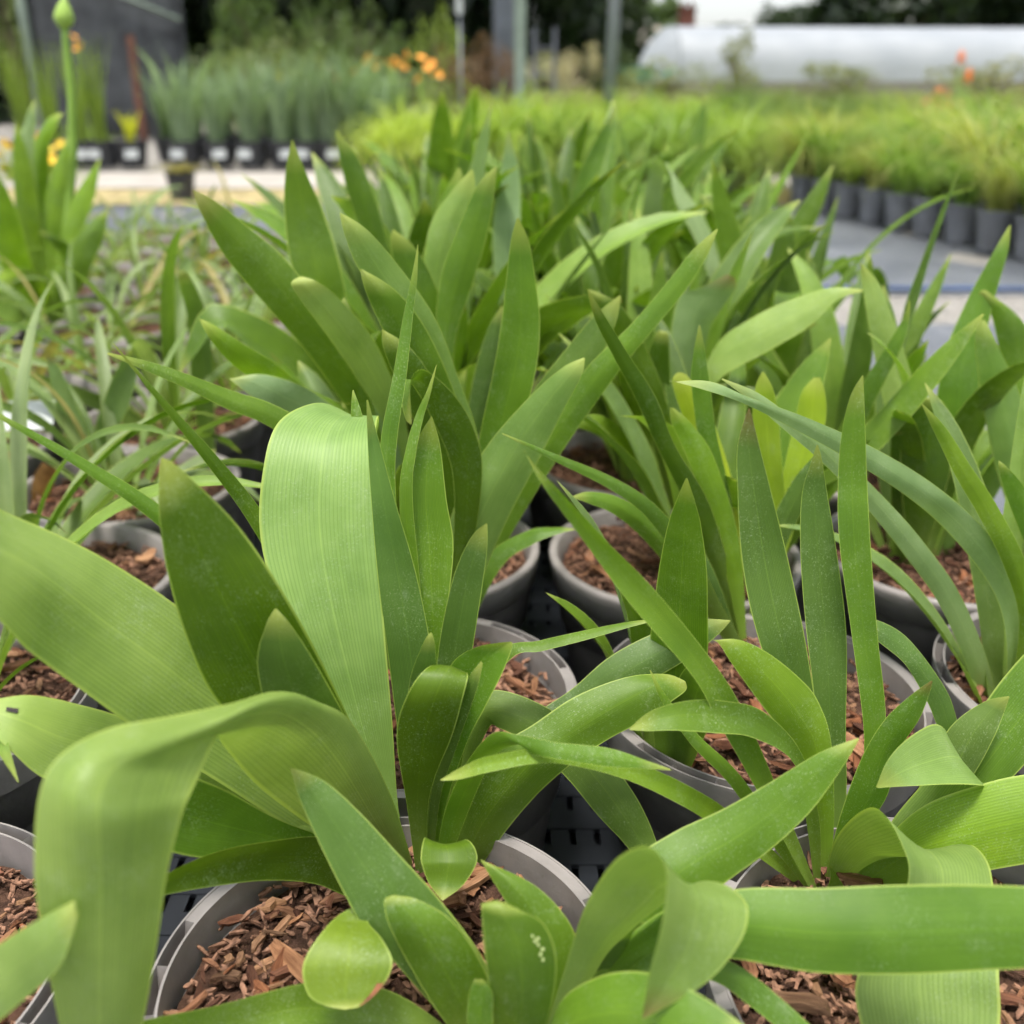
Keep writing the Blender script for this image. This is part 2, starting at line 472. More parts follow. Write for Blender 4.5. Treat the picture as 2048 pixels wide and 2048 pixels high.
def fines_mesh(seed, n=420):
    rnd = random.Random(seed); vs, fs = [], []
    for i in range(n):
        v, f = chip_verts(rnd.uniform(.003, .011), rnd.uniform(.0012, .003), rnd.uniform(.0008, .0018), rnd)
        r = .0925 * math.sqrt(rnd.random()); th = rnd.uniform(0, 6.283)
        M = Matrix.Translation((r * math.cos(th), r * math.sin(th), rnd.uniform(-.002, .006))) @ Matrix.Rotation(rnd.uniform(0, 6.28), 4, 'Z') @ Matrix.Rotation(rnd.uniform(-.6, .6), 4, 'Y')
        b = len(vs); vs += [M @ p for p in v]; fs += [tuple(q + b for q in ff) for ff in f]
    me = mesh('bark_fines', vs, fs, plain('bark_fines_%d' % seed, (.22, .118, .075), .9, .7, 300.0, .15))
    return me
FINES = [fines_mesh(70, 900), fines_mesh(71, 900)]

def potted(loc, label, cat, group, name, chips=0, cells=False, soil=-.016, rz=None, dark=None, fines=True):
    rz = random.uniform(0, 6.28) if rz is None else rz
    t = empty(name, loc, rz); tag(t, label, cat, group)
    p = put('pot', POT_BODY, t); put('rim', RIM_CELLS if cells else RIM_PLAIN, p)
    m = put('mulch', random.choice(MULCH), t, loc=(0, 0, POT_H + soil))
    if fines:
        fo = put('bark_fines', random.choice(FINES), m, rot=(0, 0, random.uniform(0, 6.28))); fo['kind'] = 'stuff'
    for i in range(chips if chips < 250 else 300):
        r = .090 * math.sqrt(random.random()); th = random.uniform(0, 6.283)
        s = random.choice((.4, .5, .55, .65, .75, .9, 1.1, 1.4))
        k = random.uniform(.75, 1.2); cc = random.choice(CHIP_COLS)
        put('bark_chip', random.choice(CHIPS), m, color=(cc[0] * k * .92, cc[1] * k * .80, cc[2] * k * .70), loc=(r * math.cos(th), r * math.sin(th), random.uniform(.001, .009)),
            rot=(random.uniform(-.5, .5), random.uniform(-.45, .45), random.uniform(0, 6.283)), scale=s)
    return t

# ------------------------------------------------------------------ generic strap-leaved plant for the rows behind
def strap_mesh(L, W, elev, bend, twist, seed, mat, cup=-.14, n=9, kink=None, nu=6, per=2):
    """leaf growing from the origin, leaning towards +X"""
    Ls, Rs = [], []
    p = Vector((0, 0, 0)); ang = elev; ds = L / n
    for i in range(n + 1):
        t = i / n
        wd = W * (.42 + .58 * min(1, (t / .4)) ** .8) * max(0, 1 - t ** 3.2) ** .75
        wd = max(wd, W * .02)
        tw = twist * t
        side = Vector((-math.sin(tw) * math.sin(ang), math.cos(tw), math.sin(tw) * math.cos(ang)))
        Ls.append(p + side * wd / 2); Rs.append(p - side * wd / 2)
        p = p + Vector((math.cos(ang), 0, math.sin(ang))) * ds
        ang -= bend * (.35 + 1.3 * t) / n
        if kink and abs(t - kink) < .5 / n: ang -= 1.2
    return ribbon('leaf', Ls, Rs, mat, cup, nu, per, .06, seed)[0]
srnd = random.Random(8)
STRAPS = [strap_mesh(srnd.uniform(.24, .36), srnd.uniform(.038, .058), R(srnd.uniform(62, 88)), R(srnd.uniform(8, 95)), srnd.uniform(-.5, .5), i, M_LEAF, srnd.choice((-.14, -.1, -.18)), kink=(.7 if i % 6 == 0 else None)) for i in range(18)]
BLADES = [strap_mesh(srnd.uniform(.18, .32), srnd.uniform(.012, .021), R(srnd.uniform(38, 76)), R(srnd.uniform(50, 135)), srnd.uniform(-.8, .8), 40 + i, M_BLADE, -.2, n=8, nu=4) for i in range(20)]

GREENS = [(.115, .210, .014), (.140, .240, .018), (.085, .155, .007), (.185, .290, .045), (.125, .200, .045), (.068, .130, .005)]
def strap_clump(t, n, base=(0, 0), spread=.012, scale=1.0, cols=GREENS, meshes=None, soil=-.016, amin=0, amax=6.283):
    ms = meshes or STRAPS
    for i in range(n):
        az = amin + (amax - amin) * (i + random.uniform(.2, .8)) / n
        s = scale * random.uniform(.78, 1.12); c = random.choice(cols); j = random.uniform(.85, 1.15)
        put('leaf', random.choice(ms), t, color=tuple(x * j for x in c), loc=(base[0] + spread * math.cos(az), base[1] + spread * math.sin(az), POT_H + soil - .004),
            rot=(random.uniform(-.15, .15), random.uniform(-.25, .12), az), scale=(s, s * random.uniform(.85, 1.15), s))

ORD = ['front', 'second', 'third', 'fourth', 'fifth', 'sixth', 'seventh', 'eighth', 'ninth', 'tenth', 'eleventh', 'twelfth', 'thirteenth', 'fourteenth']
TRAY_Z = .025
GRP = 'broad strap-leaved plants in taupe pots'
POTS = {}
def hero(key, x, y, label, chips, cells=True, rz=None):
    POTS[key] = potted((x, y, TRAY_Z), label, 'potted plant', GRP, 'potted_plant', chips, cells, rz=rz)
    return POTS[key]
hero('A', -.054, .334, 'large strap-leaved plant in taupe pot, the big arched pale leaf at its top, front row', 300, rz=R(72))
hero('G', .190, .334, 'strap-leaved plant at bottom right with narrow upright leaves and a looped-over leaf', 180, rz=R(100))
hero('H', -.300, .334, 'taupe pot cut off at the bottom left corner, blurred leaf before it', 120)
hero('I', -.375, .552, 'pot of coarse mulch at left edge beneath the broad leaf with a black mark', 80)
hero('D', -.062, .558, 'strap-leaved plant just behind the big arched leaf, its yellow-edged leaves fanning out', 200)
hero('B', .160, .558, 'plant in taupe pot at centre right, thin upright leaves and two yellowish ones', 240)
hero('F', .385, .570, 'plant at right edge whose long arching leaf sweeps left across the others', 120)
hero('E', -.081, .782, 'plant at centre left with tall pointed leaves spread like a fan, third row', 60, False)
hero('C', .135, .772, 'plant right of centre in third row, broad pale leaf reaching to the right', 120, False)
hero('K', .362, .775, 'plant in third row by the right edge with tall upright leaf tips', 100, False)

L = {}
def leaves(key, data):
    for d in data:
        kw = {}
        secs = d
        if isinstance(d, dict): secs = d['s']; kw = {k: v for k, v in d.items() if k not in ('s', 'id')}
        r = px_leaf(POTS[key], secs, **kw)
        if isinstance(d, dict) and 'id' in d: L[d['id']] = r
GREY = (.105, .182, .030); DARK = (.082, .155, .005); BRT = (.180, .295, .014); YEL = (.34, .44, .025); PALE = (.240, .355, .085); BLU = (.230, .325, .135)  # upper-face sheen painted into PALE and BLU, shade of undersides into DARK

leaves('A', [
 # the big arched leaf
 dict(s=[(826,1770,838,1770,42),(772,1660,800,1640,42.5),(645,1420,783,1431,43.5),(552,1200,764,1200,45),(520,1060,753,1060,46.5),(528,930,751,920,48),(560,842,752,858,50),(632,806,757,832,53),(690,830,756,850,57),(715,900,745,905,59)], color=PALE, cup=-.07, per=8),
 dict(s=[(822,1765,836,1765,42),(700,1640,772,1600,41),(560,1520,700,1440,39.5),(438,1410,634,1304,38),(375,1280,560,1170,37),(337,1156,480,1055,36.5),(319,1040,400,972,36),(318,960,350,928,36),(321,915,325,915,36)], color=DARK, cup=.10),
 dict(s=[(825,1765,836,1765,42),(690,1620,760,1570,39),(560,1480,690,1430,37.5),(515,1340,640,1340,36.5),(530,1255,585,1255,36),(550,1217,553,1217,36)], color=GREY, cup=.08),
 dict(s=[(822,1770,834,1765,42),(640,1690,720,1590,41.5),(430,1560,560,1390,40),(246,1442,400,1250,38),(90,1325,217,1121,36),(0,1243,40,1030,34),(-130,1130,-90,985,32),(-260,1010,-250,1000,31)], color=PALE, cup=.08, tilt=1.35),
 dict(s=[(836,1765,42,828,1767,41.8,820,1768,42),(785,1600,40,750,1640,39.3,715,1705,40),(705,1448,37.5,668,1510,36.3,610,1645,37.5),(622,1397,35,585,1432,33.5,510,1565,35),(545,1384,33,503,1428,31,455,1500,32.5),(453,1408,31,420,1458,29,436,1472,31),(326,1435,28.8,312,1497,27,428,1484,30),(217,1457,27.3,232,1532,25.8,410,1522,29),(120,1512,26.2,198,1584,25,388,1572,28),(78,1594,25.4,195,1645,24.6,365,1628,27),(69,1738,25,200,1747,24.6,335,1752,26.2),(83,1860,25,200,1866,24.7,317,1872,26),(104,1990,25.2,200,2002,24.9,290,2028,25.8),(140,2130,25.4,200,2135,25.2,260,2140,25.6),(190,2230,25.5,195,2230,25.5,200,2230,25.5)], color=PALE, per=8),
 dict(s=[(835,1760,825,1770,42),(690,1690,680,1725,40),(560,1640,540,1712,37.5),(440,1575,400,1716,35),(330,1540,280,1680,33),(240,1540,200,1620,31.5),(140,1550,135,1560,30)], color=GREEN),
 dict(s=[(838,1775,828,1790,41.5),(740,1690,720,1800,39),(638,1673,630,1768,37.5),(543,1680,530,1761,36),(435,1702,425,1773,34),(333,1747,330,1790,32.5),(240,1810,238,1815,31)], color=DARK),
 dict(s=[(838,1765,850,1765,43),(800,1500,870,1500,44),(777,1323,866,1330,44.5),(755,1150,833,1150,45),(742,1000,790,1000,45.5),(735,880,755,870,46),(733,800,736,800,46)], color=GREY, cup=-.08),
 dict(s=[(845,1765,858,1765,43.5),(852,1500,885,1500,45),(843,1270,890,1270,46),(808,1100,907,1100,47),(808,1000,893,1000,47.5),(835,884,880,890,48),(862,833,864,833,48)], color=GREEN, cup=-.1),
 dict(s=[(850,1765,865,1765,43),(862,1560,905,1560,43),(870,1400,930,1400,43),(878,1290,945,1300,43),(905,1160,966,1165,43),(940,1078,975,1090,43),(971,1047,974,1047,43)], color=GREY, cup=-.06),
 dict(s=[(845,1765,860,1765,41.5),(815,1500,880,1500,41),(818,1370,876,1370,40.5),(845,1290,870,1290,40),(860,1265,863,1265,40)], color=GREY),
 dict(s=[(835,1768,855,1768,41),(812,1600,858,1600,40.5),(793,1470,905,1470,39.5),(815,1388,926,1395,39),(850,1340,936,1352,39.5),(880,1332,930,1345,41),(890,1360,920,1365,43),(900,1400,905,1400,44)], color=DARK, cup=.06),
 dict(s=[(855,1768,868,1768,42),(855,1620,890,1620,41.5),(880,1480,932,1490,41),(890,1380,970,1415,41),(905,1325,1003,1350,41),(955,1294,1021,1305,41),(1022,1283,1025,1286,41)], color=GREEN, cup=-.1),
 dict(s=[(853,1768,862,1768,41.5),(860,1600,880,1600,40.8),(895,1480,915,1490,40.2),(930,1370,952,1385,40),(962,1322,966,1326,40)], color=GREY),
 dict(s=[(880,1790,925,1790,42),(895,1665,1000,1680,42),(930,1575,1075,1590,42),(985,1500,1150,1525,42),(1065,1450,1215,1480,42.5),(1150,1393,1290,1440,43),(1250,1355,1350,1398,43.5),(1330,1348,1372,1380,44),(1370,1362,1372,1366,44)], color=GREEN, cup=.10),
 dict(s=[(870,1768,885,1768,40),(885,1640,930,1640,38.5),(930,1530,985,1520,37),(985,1466,1035,1490,36),(1040,1470,1065,1508,35.5),(1109,1484,1112,1518,35),(1217,1496,1220,1534,35),(1290,1520,1295,1538,35),(1341,1538,1343,1541,35)], color=GREEN),
 dict(s=[(855,1720,885,1720,40),(850,1672,930,1678,37.5),(841,1715,955,1716,36),(855,1762,928,1768,35.5),(883,1800,886,1801,35)], color=GREEN, cup=.15),
 dict(s=[(868,1765,880,1765,44),(900,1560,930,1580,45.5),(925,1440,975,1460,46),(982,1380,1000,1457,46),(1098,1417,1060,1490,45.5),(1200,1500,1130,1552,45),(1270,1590,1195,1630,44),(1312,1680,1255,1695,43.5),(1330,1760,1300,1765,42.5),(1325,1800,1322,1800,42)], color=GREY),
 [(880,1760,14,44),(930,1450,20,45),(1010,1312,24,45),(1080,1292,22,45),(1163,1272,20,45),(1254,1250,12,45),(1320,1238,2,45)],
 dict(s=[(885,1780,915,1785,44),(950,1600,1020,1620,45),(1050,1450,1130,1490,46),(1145,1377,1225,1400,47),(1217,1315,1300,1362,47.5),(1300,1270,1375,1318,48),(1385,1240,1430,1275,48.5),(1459,1240,1461,1242,49)], color=GREY),
 dict(id='mark', s=[(822,1775,832,1768,42),(600,1690,620,1620,40),(400,1640,420,1530,38.5),(250,1600,270,1445,37.5),(100,1562,150,1408,36.5),(20,1500,60,1390,36),(-40,1440,-20,1400,36),(-75,1412,-73,1410,36)], color=PALE, tilt=1.1),
 [(828,1768,20,43),(640,1400,36,45),(480,1180,38,45),(315,1028,34,44),(160,925,22,43),(0,833,10,42),(-60,800,2,42)],
 [(832,1768,24,44),(700,1400,40,46),(590,1170,40,47),(505,1025,34,47),(417,912,26,46),(326,805,14,45),(226,687,2,44)],
 [(845,1765,20,43),(800,1300,36,46),(775,1000,34,47.5),(778,880,32,48),(798,760,27,48.5),(815,640,20,49),(828,560,12,49),(836,489,1,49)],
 [(850,1765,18,44),(830,1250,30,46),(812,1000,26,47),(822,900,22,47.5),(840,830,16,48),(857,785,9,48),(873,730,1,48)],
 [(745,1100,26,49),(728,920,32,51),(713,830,22,52),(706,780,2,52.5)],
 # front shoot
 dict(s=[(945,2120,985,2110,31),(880,2030,985,1990,31),(800,1940,965,1915,31),(730,1860,880,1800,31.5),(690,1790,790,1700,32),(640,1690,715,1620,32.5),(600,1600,650,1563,33),(580,1535,590,1537,33)], color=GREY),
 dict(s=[(950,2120,990,2110,30),(880,2030,985,2000,30),(815,1925,965,1925,30),(778,1850,905,1842,30),(768,1805,830,1797,30.3),(775,1794,790,1793,30.5)], color=GREEN, cup=.14),
 dict(id='bite', s=[(990,2130,1050,2130,29),(985,2040,1095,2040,28.5),(972,1930,1113,1930,28),(965,1850,1090,1850,28),(963,1812,1040,1820,28),(966,1808,1010,1810,28.3)], color=GREEN, cup=.16),
 dict(s=[(1010,2130,1060,2130,30),(1020,2040,1105,2040,30),(1040,1960,1143,1962,30.5),(1050,1890,1152,1880,31),(1020,1820,1120,1820,31.5),(985,1760,1060,1765,32),(960,1719,968,1722,32.5)], color=GREEN, cup=.14),
 dict(s=[(945,2120,985,2120,28),(934,2040,985,2040,28),(940,1980,985,1985,28),(950,1957,965,1958,28)], color=GREEN),
 dict(s=[(1085,2080,1110,2080,30),(1150,1880,1210,1920,29.5,31),(1188,1790,1290,1830,28.5,31),(1232,1712,1370,1760,27.5,31),(1290,1686,1430,1755,26.5,30),(1328,1715,1480,1785,26,29),(1337,1775,1498,1825,25.5,28),(1323,1865,1478,1890,25,27),(1300,1950,1410,1968,25,26),(1284,2037,1288,2037,25)], color=PALE, per=8),
 dict(s=[(1100,2080,1120,2080,31),(1160,1900,1180,1960,31),(1220,1845,1230,1940,31),(1320,1850,1320,1940,31.5),(1420,1860,1420,1930,32),(1520,1890,1520,1895,33)], color=DARK),
 dict(s=[(1080,2140,1060,2160,29),(1120,2010,1110,2130,28),(1200,1952,1180,2110,27),(1300,1946,1280,2100,26),(1400,1990,1360,2120,25),(1500,2060,1460,2150,24)], color=GREEN),
 dict(s=[(940,2090,930,2130,30),(800,1990,780,2110,30),(680,1962,660,2090,30),(590,1970,570,2080,29.5),(430,2012,420,2100,29),(290,2040,285,2110,28),(180,2080,178,2085,27)], color=GREEN),
 dict(id='brown', s=[(760,1800,790,1810,32),(690,1822,735,1835,31.5),(640,1868,765,1880,30),(605,1930,785,1925,29),(615,1990,765,1972,28.5),(650,2012,735,2003,28.3),(690,2019,715,2015,28.2)], color=(.15,.23,.016), cup=.05),
 dict(s=[(1100,2090,1125,2100,31),(1170,1850,1260,1900,32),(1260,1725,1370,1825,33),(1348,1665,1464,1756,34),(1439,1622,1547,1694,34.5),(1529,1571,1625,1618,35),(1638,1506,1690,1527,35.5),(1716,1476,1718,1479,36)], color=GREEN, cup=.08),
 dict(s=[(1100,2080,1120,2110,31),(1230,1900,1220,1970,31),(1350,1810,1340,1920,30.5),(1480,1778,1465,1918,30),(1638,1776,1620,1945,29.5),(1783,1770,1780,1950,29),(1964,1769,1960,1942,28),(2120,1780,2110,1930,27),(2260,1820,2255,1880,26),(2330,1860,2328,1862,26)], color=GREEN, cup=.12),
 dict(s=[(1120,2080,1110,2100,30),(1280,1920,1260,1980,30),(1380,1895,1350,1955,30),(1475,1930,1430,1964,29.5),(1547,1984,1495,2008,29),(1640,2070,1600,2090,28),(1700,2150,1698,2152,27.5)], color=GREEN),
])
leaves('G', [
 dict(s=[(1640,1790,1630,1795,41),(1480,1640,1460,1675,39),(1374,1570,1365,1612,37),(1254,1520,1240,1555,36),(1109,1495,1100,1526,35.5),(982,1511,985,1543,35),(925,1533,918,1559,35),(881,1559,881,1561,35)], color=BRT),
 dict(s=[(1650,1790,1665,1795,41),(1663,1705,1720,1760,40.5,42),(1695,1645,1790,1720,39,41.5),(1740,1615,1870,1700,37,41),(1776,1640,1930,1690,35.5,39.5),(1800,1690,1970,1720,34,37.5),(1815,1750,1988,1775,33,35.5),(1790,1850,1996,1870,32,33.5),(1714,1950,1996,1950,31,32),(1722,2050,1995,2050,30,31),(1780,2200,1960,2200,29),(1860,2320,1870,2320,28)], color=PALE, per=8),
 dict(s=[(1700,1790,1720,1795,41),(1780,1650,1900,1680,42),(1850,1560,1970,1600,42.5),(1895,1480,1975,1575,42),(1873,1447,1960,1570,40.5),(1819,1475,1905,1568,39.5),(1776,1520,1830,1572,39),(1752,1574,1756,1576,39)], color=PALE, per=8),
 dict(s=[(1645,1790,1660,1790,41),(1665,1690,1705,1690,41),(1690,1600,1770,1600,41),(1728,1505,1797,1505,41),(1770,1438,1838,1440,41),(1825,1388,1858,1390,41),(1863,1361,1865,1363,41)], color=GREEN),
 dict(s=[(1640,1790,1655,1790,41),(1630,1650,1668,1650,41),(1600,1505,1663,1490,41),(1551,1446,1638,1406,41),(1504,1384,1602,1359,41),(1462,1325,1535,1305,41),(1440,1290,1475,1279,41),(1425,1278,1428,1281,41)], color=BRT),
 dict(s=[(1640,1790,1630,1790,40.5),(1640,1650,1615,1660,40),(1605,1510,1590,1530,39.5),(1530,1425,1510,1477,39),(1450,1402,1430,1466,38.5),(1370,1402,1350,1461,38),(1300,1423,1295,1462,38),(1259,1457,1259,1460,38)], color=GREEN),
 dict(s=[(1638,1790,1650,1790,42),(1610,1600,1660,1600,43),(1555,1400,1630,1400,44),(1505,1235,1605,1250,44.5),(1482,1105,1573,1105,45),(1475,980,1543,985,45),(1475,890,1520,895,45),(1497,816,1500,817,45)], color=GREY, cup=-.08),
 dict(s=[(1642,1790,1655,1790,42),(1640,1640,1690,1640,43),(1633,1450,1692,1450,44),(1612,1260,1692,1260,45),(1601,1100,1673,1100,45.5),(1603,990,1655,990,46),(1622,925,1645,925,46),(1633,890,1636,890,46)], color=GREY, cup=-.08),
 dict(s=[(1650,1790,1662,1790,41.5),(1705,1620,1750,1620,42),(1728,1480,1772,1450,43),(1703,1268,1755,1270,44),(1678,1080,1741,1080,44.5),(1676,960,1734,960,45),(1683,870,1731,870,45),(1700,795,1728,790,45),(1724,751,1727,751,45)], color=GREEN, cup=-.06),
 dict(s=[(1640,1790,1628,1795,40),(1560,1590,1530,1610,39.5),(1486,1420,1440,1450,39),(1420,1315,1385,1352,38.5),(1308,1178,1262,1210,38),(1217,1087,1170,1085,37.5),(1127,989,1095,985,37),(1075,935,1065,935,37),(1046,900,1049,900,37)], color=GREEN),
 [(1635,1790,20,40.5),(1560,1690,26,40),(1470,1560,28,40),(1390,1480,24,40.5),(1330,1400,14,41),(1300,1340,2,41.5)],
 dict(s=[(1700,1790,1712,1790,42),(1850,1640,1880,1640,45),(1880,1500,1915,1490,46.5),(1866,1431,1905,1410,47),(1830,1360,1870,1345,47),(1801,1319,1810,1272,47),(1752,1279,1754,1240,47),(1710,1240,1712,1236,47)], color=GREY),
 dict(s=[(1690,1790,1710,1795,42),(1790,1660,1850,1680,43.5),(1855,1540,1940,1560,44),(1900,1455,1985,1480,44.5),(1965,1405,2008,1425,45),(2017,1392,2019,1394,45)], color=GREY),
 dict(s=[(1695,1790,1720,1800,42),(1830,1640,1900,1690,44),(1920,1490,2010,1570,45),(2000,1365,2100,1470,46),(2090,1270,2180,1360,46.5),(2230,1180,2240,1190,47)], color=GREEN),
 dict(s=[(1680,1795,1690,1805,41),(1770,1680,1790,1780,40.5),(1850,1610,1880,1760,40),(1964,1568,1990,1738,39.5),(2060,1548,2080,1722,39),(2200,1540,2210,1690,38),(2350,1560,2355,1640,37),(2450,1600,2452,1602,37)], color=BRT, cup=.12),
 dict(s=[(1645,1795,1700,1795,40),(1660,1760,1690,1775,39.5),(1660,1733,1662,1733,39.3)], color=GREEN),
])
leaves('H', [dict(s=[(-300,2150,-260,2230,26),(-100,1975,-50,2080,25),(0,1888,60,1990,24.5),(85,1835,120,1930,24),(150,1800,155,1830,24)], color=PALE)])
leaves('D', [
 dict(s=[(890,1300,905,1300,65),(905,1080,950,1080,66),(890,900,960,900,66),(845,740,913,745,65.5),(780,630,870,635,65),(716,536,800,535,64.5),(688,465,735,460,64),(679,425,682,426,64)], color=PALE),
 dict(s=[(888,1300,902,1300,64),(900,1050,945,1050,64.5),(870,880,935,880,64),(810,750,900,760,63.5),(760,650,850,655,63),(730,580,790,580,62.5),(720,537,724,538,62.5)], color=GREEN),
 dict(s=[(886,1300,900,1300,63),(890,1080,935,1080,63),(850,900,920,900,62.5),(800,780,880,785,62),(768,700,825,700,61.5),(764,658,767,660,61.5)], color=DARK),
 dict(s=[(884,1300,900,1300,62),(905,1100,945,1100,62),(905,950,965,940,61.5),(870,850,945,850,61),(825,770,905,785,60.5),(803,760,860,745,60),(800,790,835,740,59),(810,835,820,770,58.5),(822,850,824,845,58.5)], color=DARK),
 dict(s=[(895,1300,910,1300,66),(935,1050,985,1050,66.5),(958,880,1035,880,67),(985,750,1070,750,67),(1002,650,1080,650,67),(1012,560,1071,560,67),(1022,480,1057,480,67),(1034,436,1037,437,67)], color=GREEN, cup=-.1),
 dict(s=[(893,1300,912,1300,63),(888,1180,955,1180,63),(900,1040,1010,1050,62.5),(965,905,1075,925,62),(1059,794,1130,815,61.5),(1124,736,1163,752,61),(1168,715,1170,718,61)], color=PALE),
 dict(s=[(897,1300,915,1300,67),(960,1090,1000,1110,67),(1050,905,1110,925,67),(1165,745,1225,760,67),(1258,653,1296,672,67),(1330,570,1362,592,67),(1385,501,1410,520,67),(1434,457,1436,459,67)], color=GREEN),
 dict(s=[(897,1300,912,1300,69),(950,1000,990,1000,70),(1040,820,1090,840,70),(1130,700,1190,730,70),(1190,630,1230,650,70),(1240,590,1242,592,70)], color=GREY),
 [(800,1390,30,60),(720,1050,50,61),(640,900,52,61),(545,832,44,60),(460,800,38,59),(380,765,28,58),(297,733,20,57),(215,707,4,56)],
 [(905,1300,26,66),(985,1130,34,66),(1060,1075,30,66),(1110,1062,16,66),(1150,1058,2,66)],
])
leaves('E', [
 dict(s=[(822,1110,836,1105,80),(740,900,800,880,79),(640,740,715,710,77),(553,634,635,600,75),(495,569,567,514,74),(441,500,495,453,73),(401,424,430,402,72),(385,379,388,380,72)], color=GREEN, cup=.1),
 dict(s=[(826,1110,840,1110,82),(745,860,800,850,84),(640,690,715,680,85),(585,540,682,540,85.5),(569,430,648,430,86),(571,345,612,345,86),(583,280,586,281,86)], color=GREEN, cup=-.1),
 dict(s=[(826,1110,840,1110,78),(780,880,815,860,76),(712,755,772,730,74),(655,672,730,655,72.5),(605,605,672,592,71.5),(583,570,632,562,71),(590,558,606,553,71.3)], color=PALE),
 dict(s=[(815,1105,825,1100,76),(690,880,720,850,74),(570,800,604,770,72),(484,745,553,728,70),(440,705,490,690,69),(412,665,430,651,68.5),(397,635,399,637,68.5)], color=BRT),
 dict(s=[(820,1110,830,1105,75),(720,930,740,880,72),(620,860,650,800,70),(531,812,590,766,68),(480,775,520,748,67.5),(457,756,459,758,67.5)], color=BLU),
 dict(s=[(892,1110,905,1110,84),(880,800,905,790,84),(835,650,893,640,84),(795,550,862,550,84),(781,490,825,490,84),(785,459,788,460,84)], color=DARK),
 dict(s=[(880,1110,895,1110,82),(880,850,905,850,82),(872,680,910,685,82),(880,560,948,560,82),(918,450,978,455,82),(955,370,990,375,82),(992,332,994,333,82)], color=GREEN),
 dict(s=[(875,1110,890,1110,86),(850,750,880,750,87),(848,560,890,560,87),(860,450,930,455,87),(905,380,950,385,87),(943,339,946,340,87)], color=PALE),
 dict(s=[(815,1110,830,1110,77),(770,900,800,900,76),(735,780,765,770,75),(690,690,722,680,74.5),(682,620,700,615,74),(686,595,688,595,74)], color=BLU),
 dict(s=[(885,1110,900,1110,80),(930,850,965,850,80),(950,740,1000,745,80),(975,660,1005,665,80),(1003,612,1006,613,80)], color=GREY),
])
leaves('B', [
 dict(s=[(1478,1300,1490,1300,65),(1440,1180,1470,1180,65),(1375,1020,1420,1010,64.5),(1312,888,1350,890,64),(1270,795,1312,795,63.5),(1225,710,1255,705,63),(1190,640,1212,635,62.5),(1174,578,1176,579,62)], color=DARK),
 dict(s=[(1480,1300,1492,1300,66),(1450,1150,1480,1150,66),(1420,1000,1463,1000,66),(1395,870,1434,870,66),(1382,760,1419,760,66),(1388,700,1410,700,66),(1398,649,1400,650,66)], color=GREEN),
 [(1480,1300,24,63),(1425,1215,36,62),(1370,1110,38,61),(1300,1020,30,60),(1220,965,24,59),(1110,915,14,58),(1004,867,2,57)],
 [(1475,1300,22,64),(1390,1170,40,63),(1310,1070,44,62),(1240,1015,36,61),(1180,995,24,60.5),(1145,994,4,60)],
 dict(s=[(1490,1300,1500,1300,67),(1520,1050,1565,1050,68),(1510,900,1562,900,68),(1505,820,1555,820,68),(1512,770,1545,775,68),(1524,744,1528,744,68)], color=YEL),
 dict(s=[(1492,1300,1502,1300,68),(1535,1100,1575,1100,69),(1565,950,1615,960,69.5),(1590,840,1650,850,70),(1603,785,1651,790,70),(1628,755,1640,755,70)], color=YEL),
 dict(s=[(1482,1300,1492,1300,68),(1440,1050,1480,1040,69),(1375,860,1430,850,70),(1345,770,1385,765,70),(1355,745,1365,745,70)], color=YEL),
 dict(s=[(1484,1300,1494,1300,64.5),(1440,1100,1480,1090,65),(1380,930,1430,920,65),(1345,850,1385,850,65),(1340,815,1348,816,65)], color=BRT),
 dict(s=[(1488,1300,1500,1300,66),(1530,1080,1570,1100,66),(1580,970,1620,990,66),(1615,925,1640,930,66),(1650,890,1652,892,66)], color=GREY),
 dict(s=[(1470,1300,1482,1300,63),(1400,1180,1440,1170,62),(1370,1100,1400,1090,62),(1360,1040,1362,1040,62)], color=GREY),
])
leaves('F', [
 dict(s=[(2000,1420,2030,1420,58),(2015,1290,2060,1260,57.5),(1985,1180,2040,1165,57),(1900,1068,1975,1065,56),(1810,990,1880,978,54.5),(1700,920,1760,902,53),(1565,846,1620,838,51.5),(1475,802,1500,795,50.5),(1402,778,1420,763,50),(1338,761,1342,763,49.5)], color=BLU, cup=.06, tilt=1.7),
 dict(s=[(1975,1430,44,58),(1955,1330,44,57.5),(1900,1200,46,57),(1830,1100,46,56),(1750,1005,40,55),(1660,915,36,54),(1580,850,30,53.5),(1510,795,22,53),(1444,758,3,52.5)], color=BLU),
 dict(s=[(1975,1430,2020,1430,59),(1975,1300,2045,1300,59.5),(1985,1180,2040,1180,60),(2010,1000,2050,1000,61),(2040,800,2070,800,62),(2060,700,2062,700,62)], color=PALE),
 dict(s=[(2030,1430,34,57),(2060,1250,44,56.5),(2030,1130,44,56),(1975,1020,42,55.5),(1925,940,36,55),(1880,860,24,54.5),(1844,808,2,54)], color=BRT),
 dict(s=[(2120,1300,2150,1300,60),(2060,1120,2120,1100,59.5),(2015,1000,2060,990,59),(1998,940,2020,940,58.5),(1997,921,1999,922,58.5)], color=GREEN),
 dict(s=[(2110,1400,2140,1400,60),(2080,1250,2150,1250,60),(2060,1100,2140,1100,60),(2070,900,2130,900,60),(2090,760,2092,760,60)], color=GREEN),
])
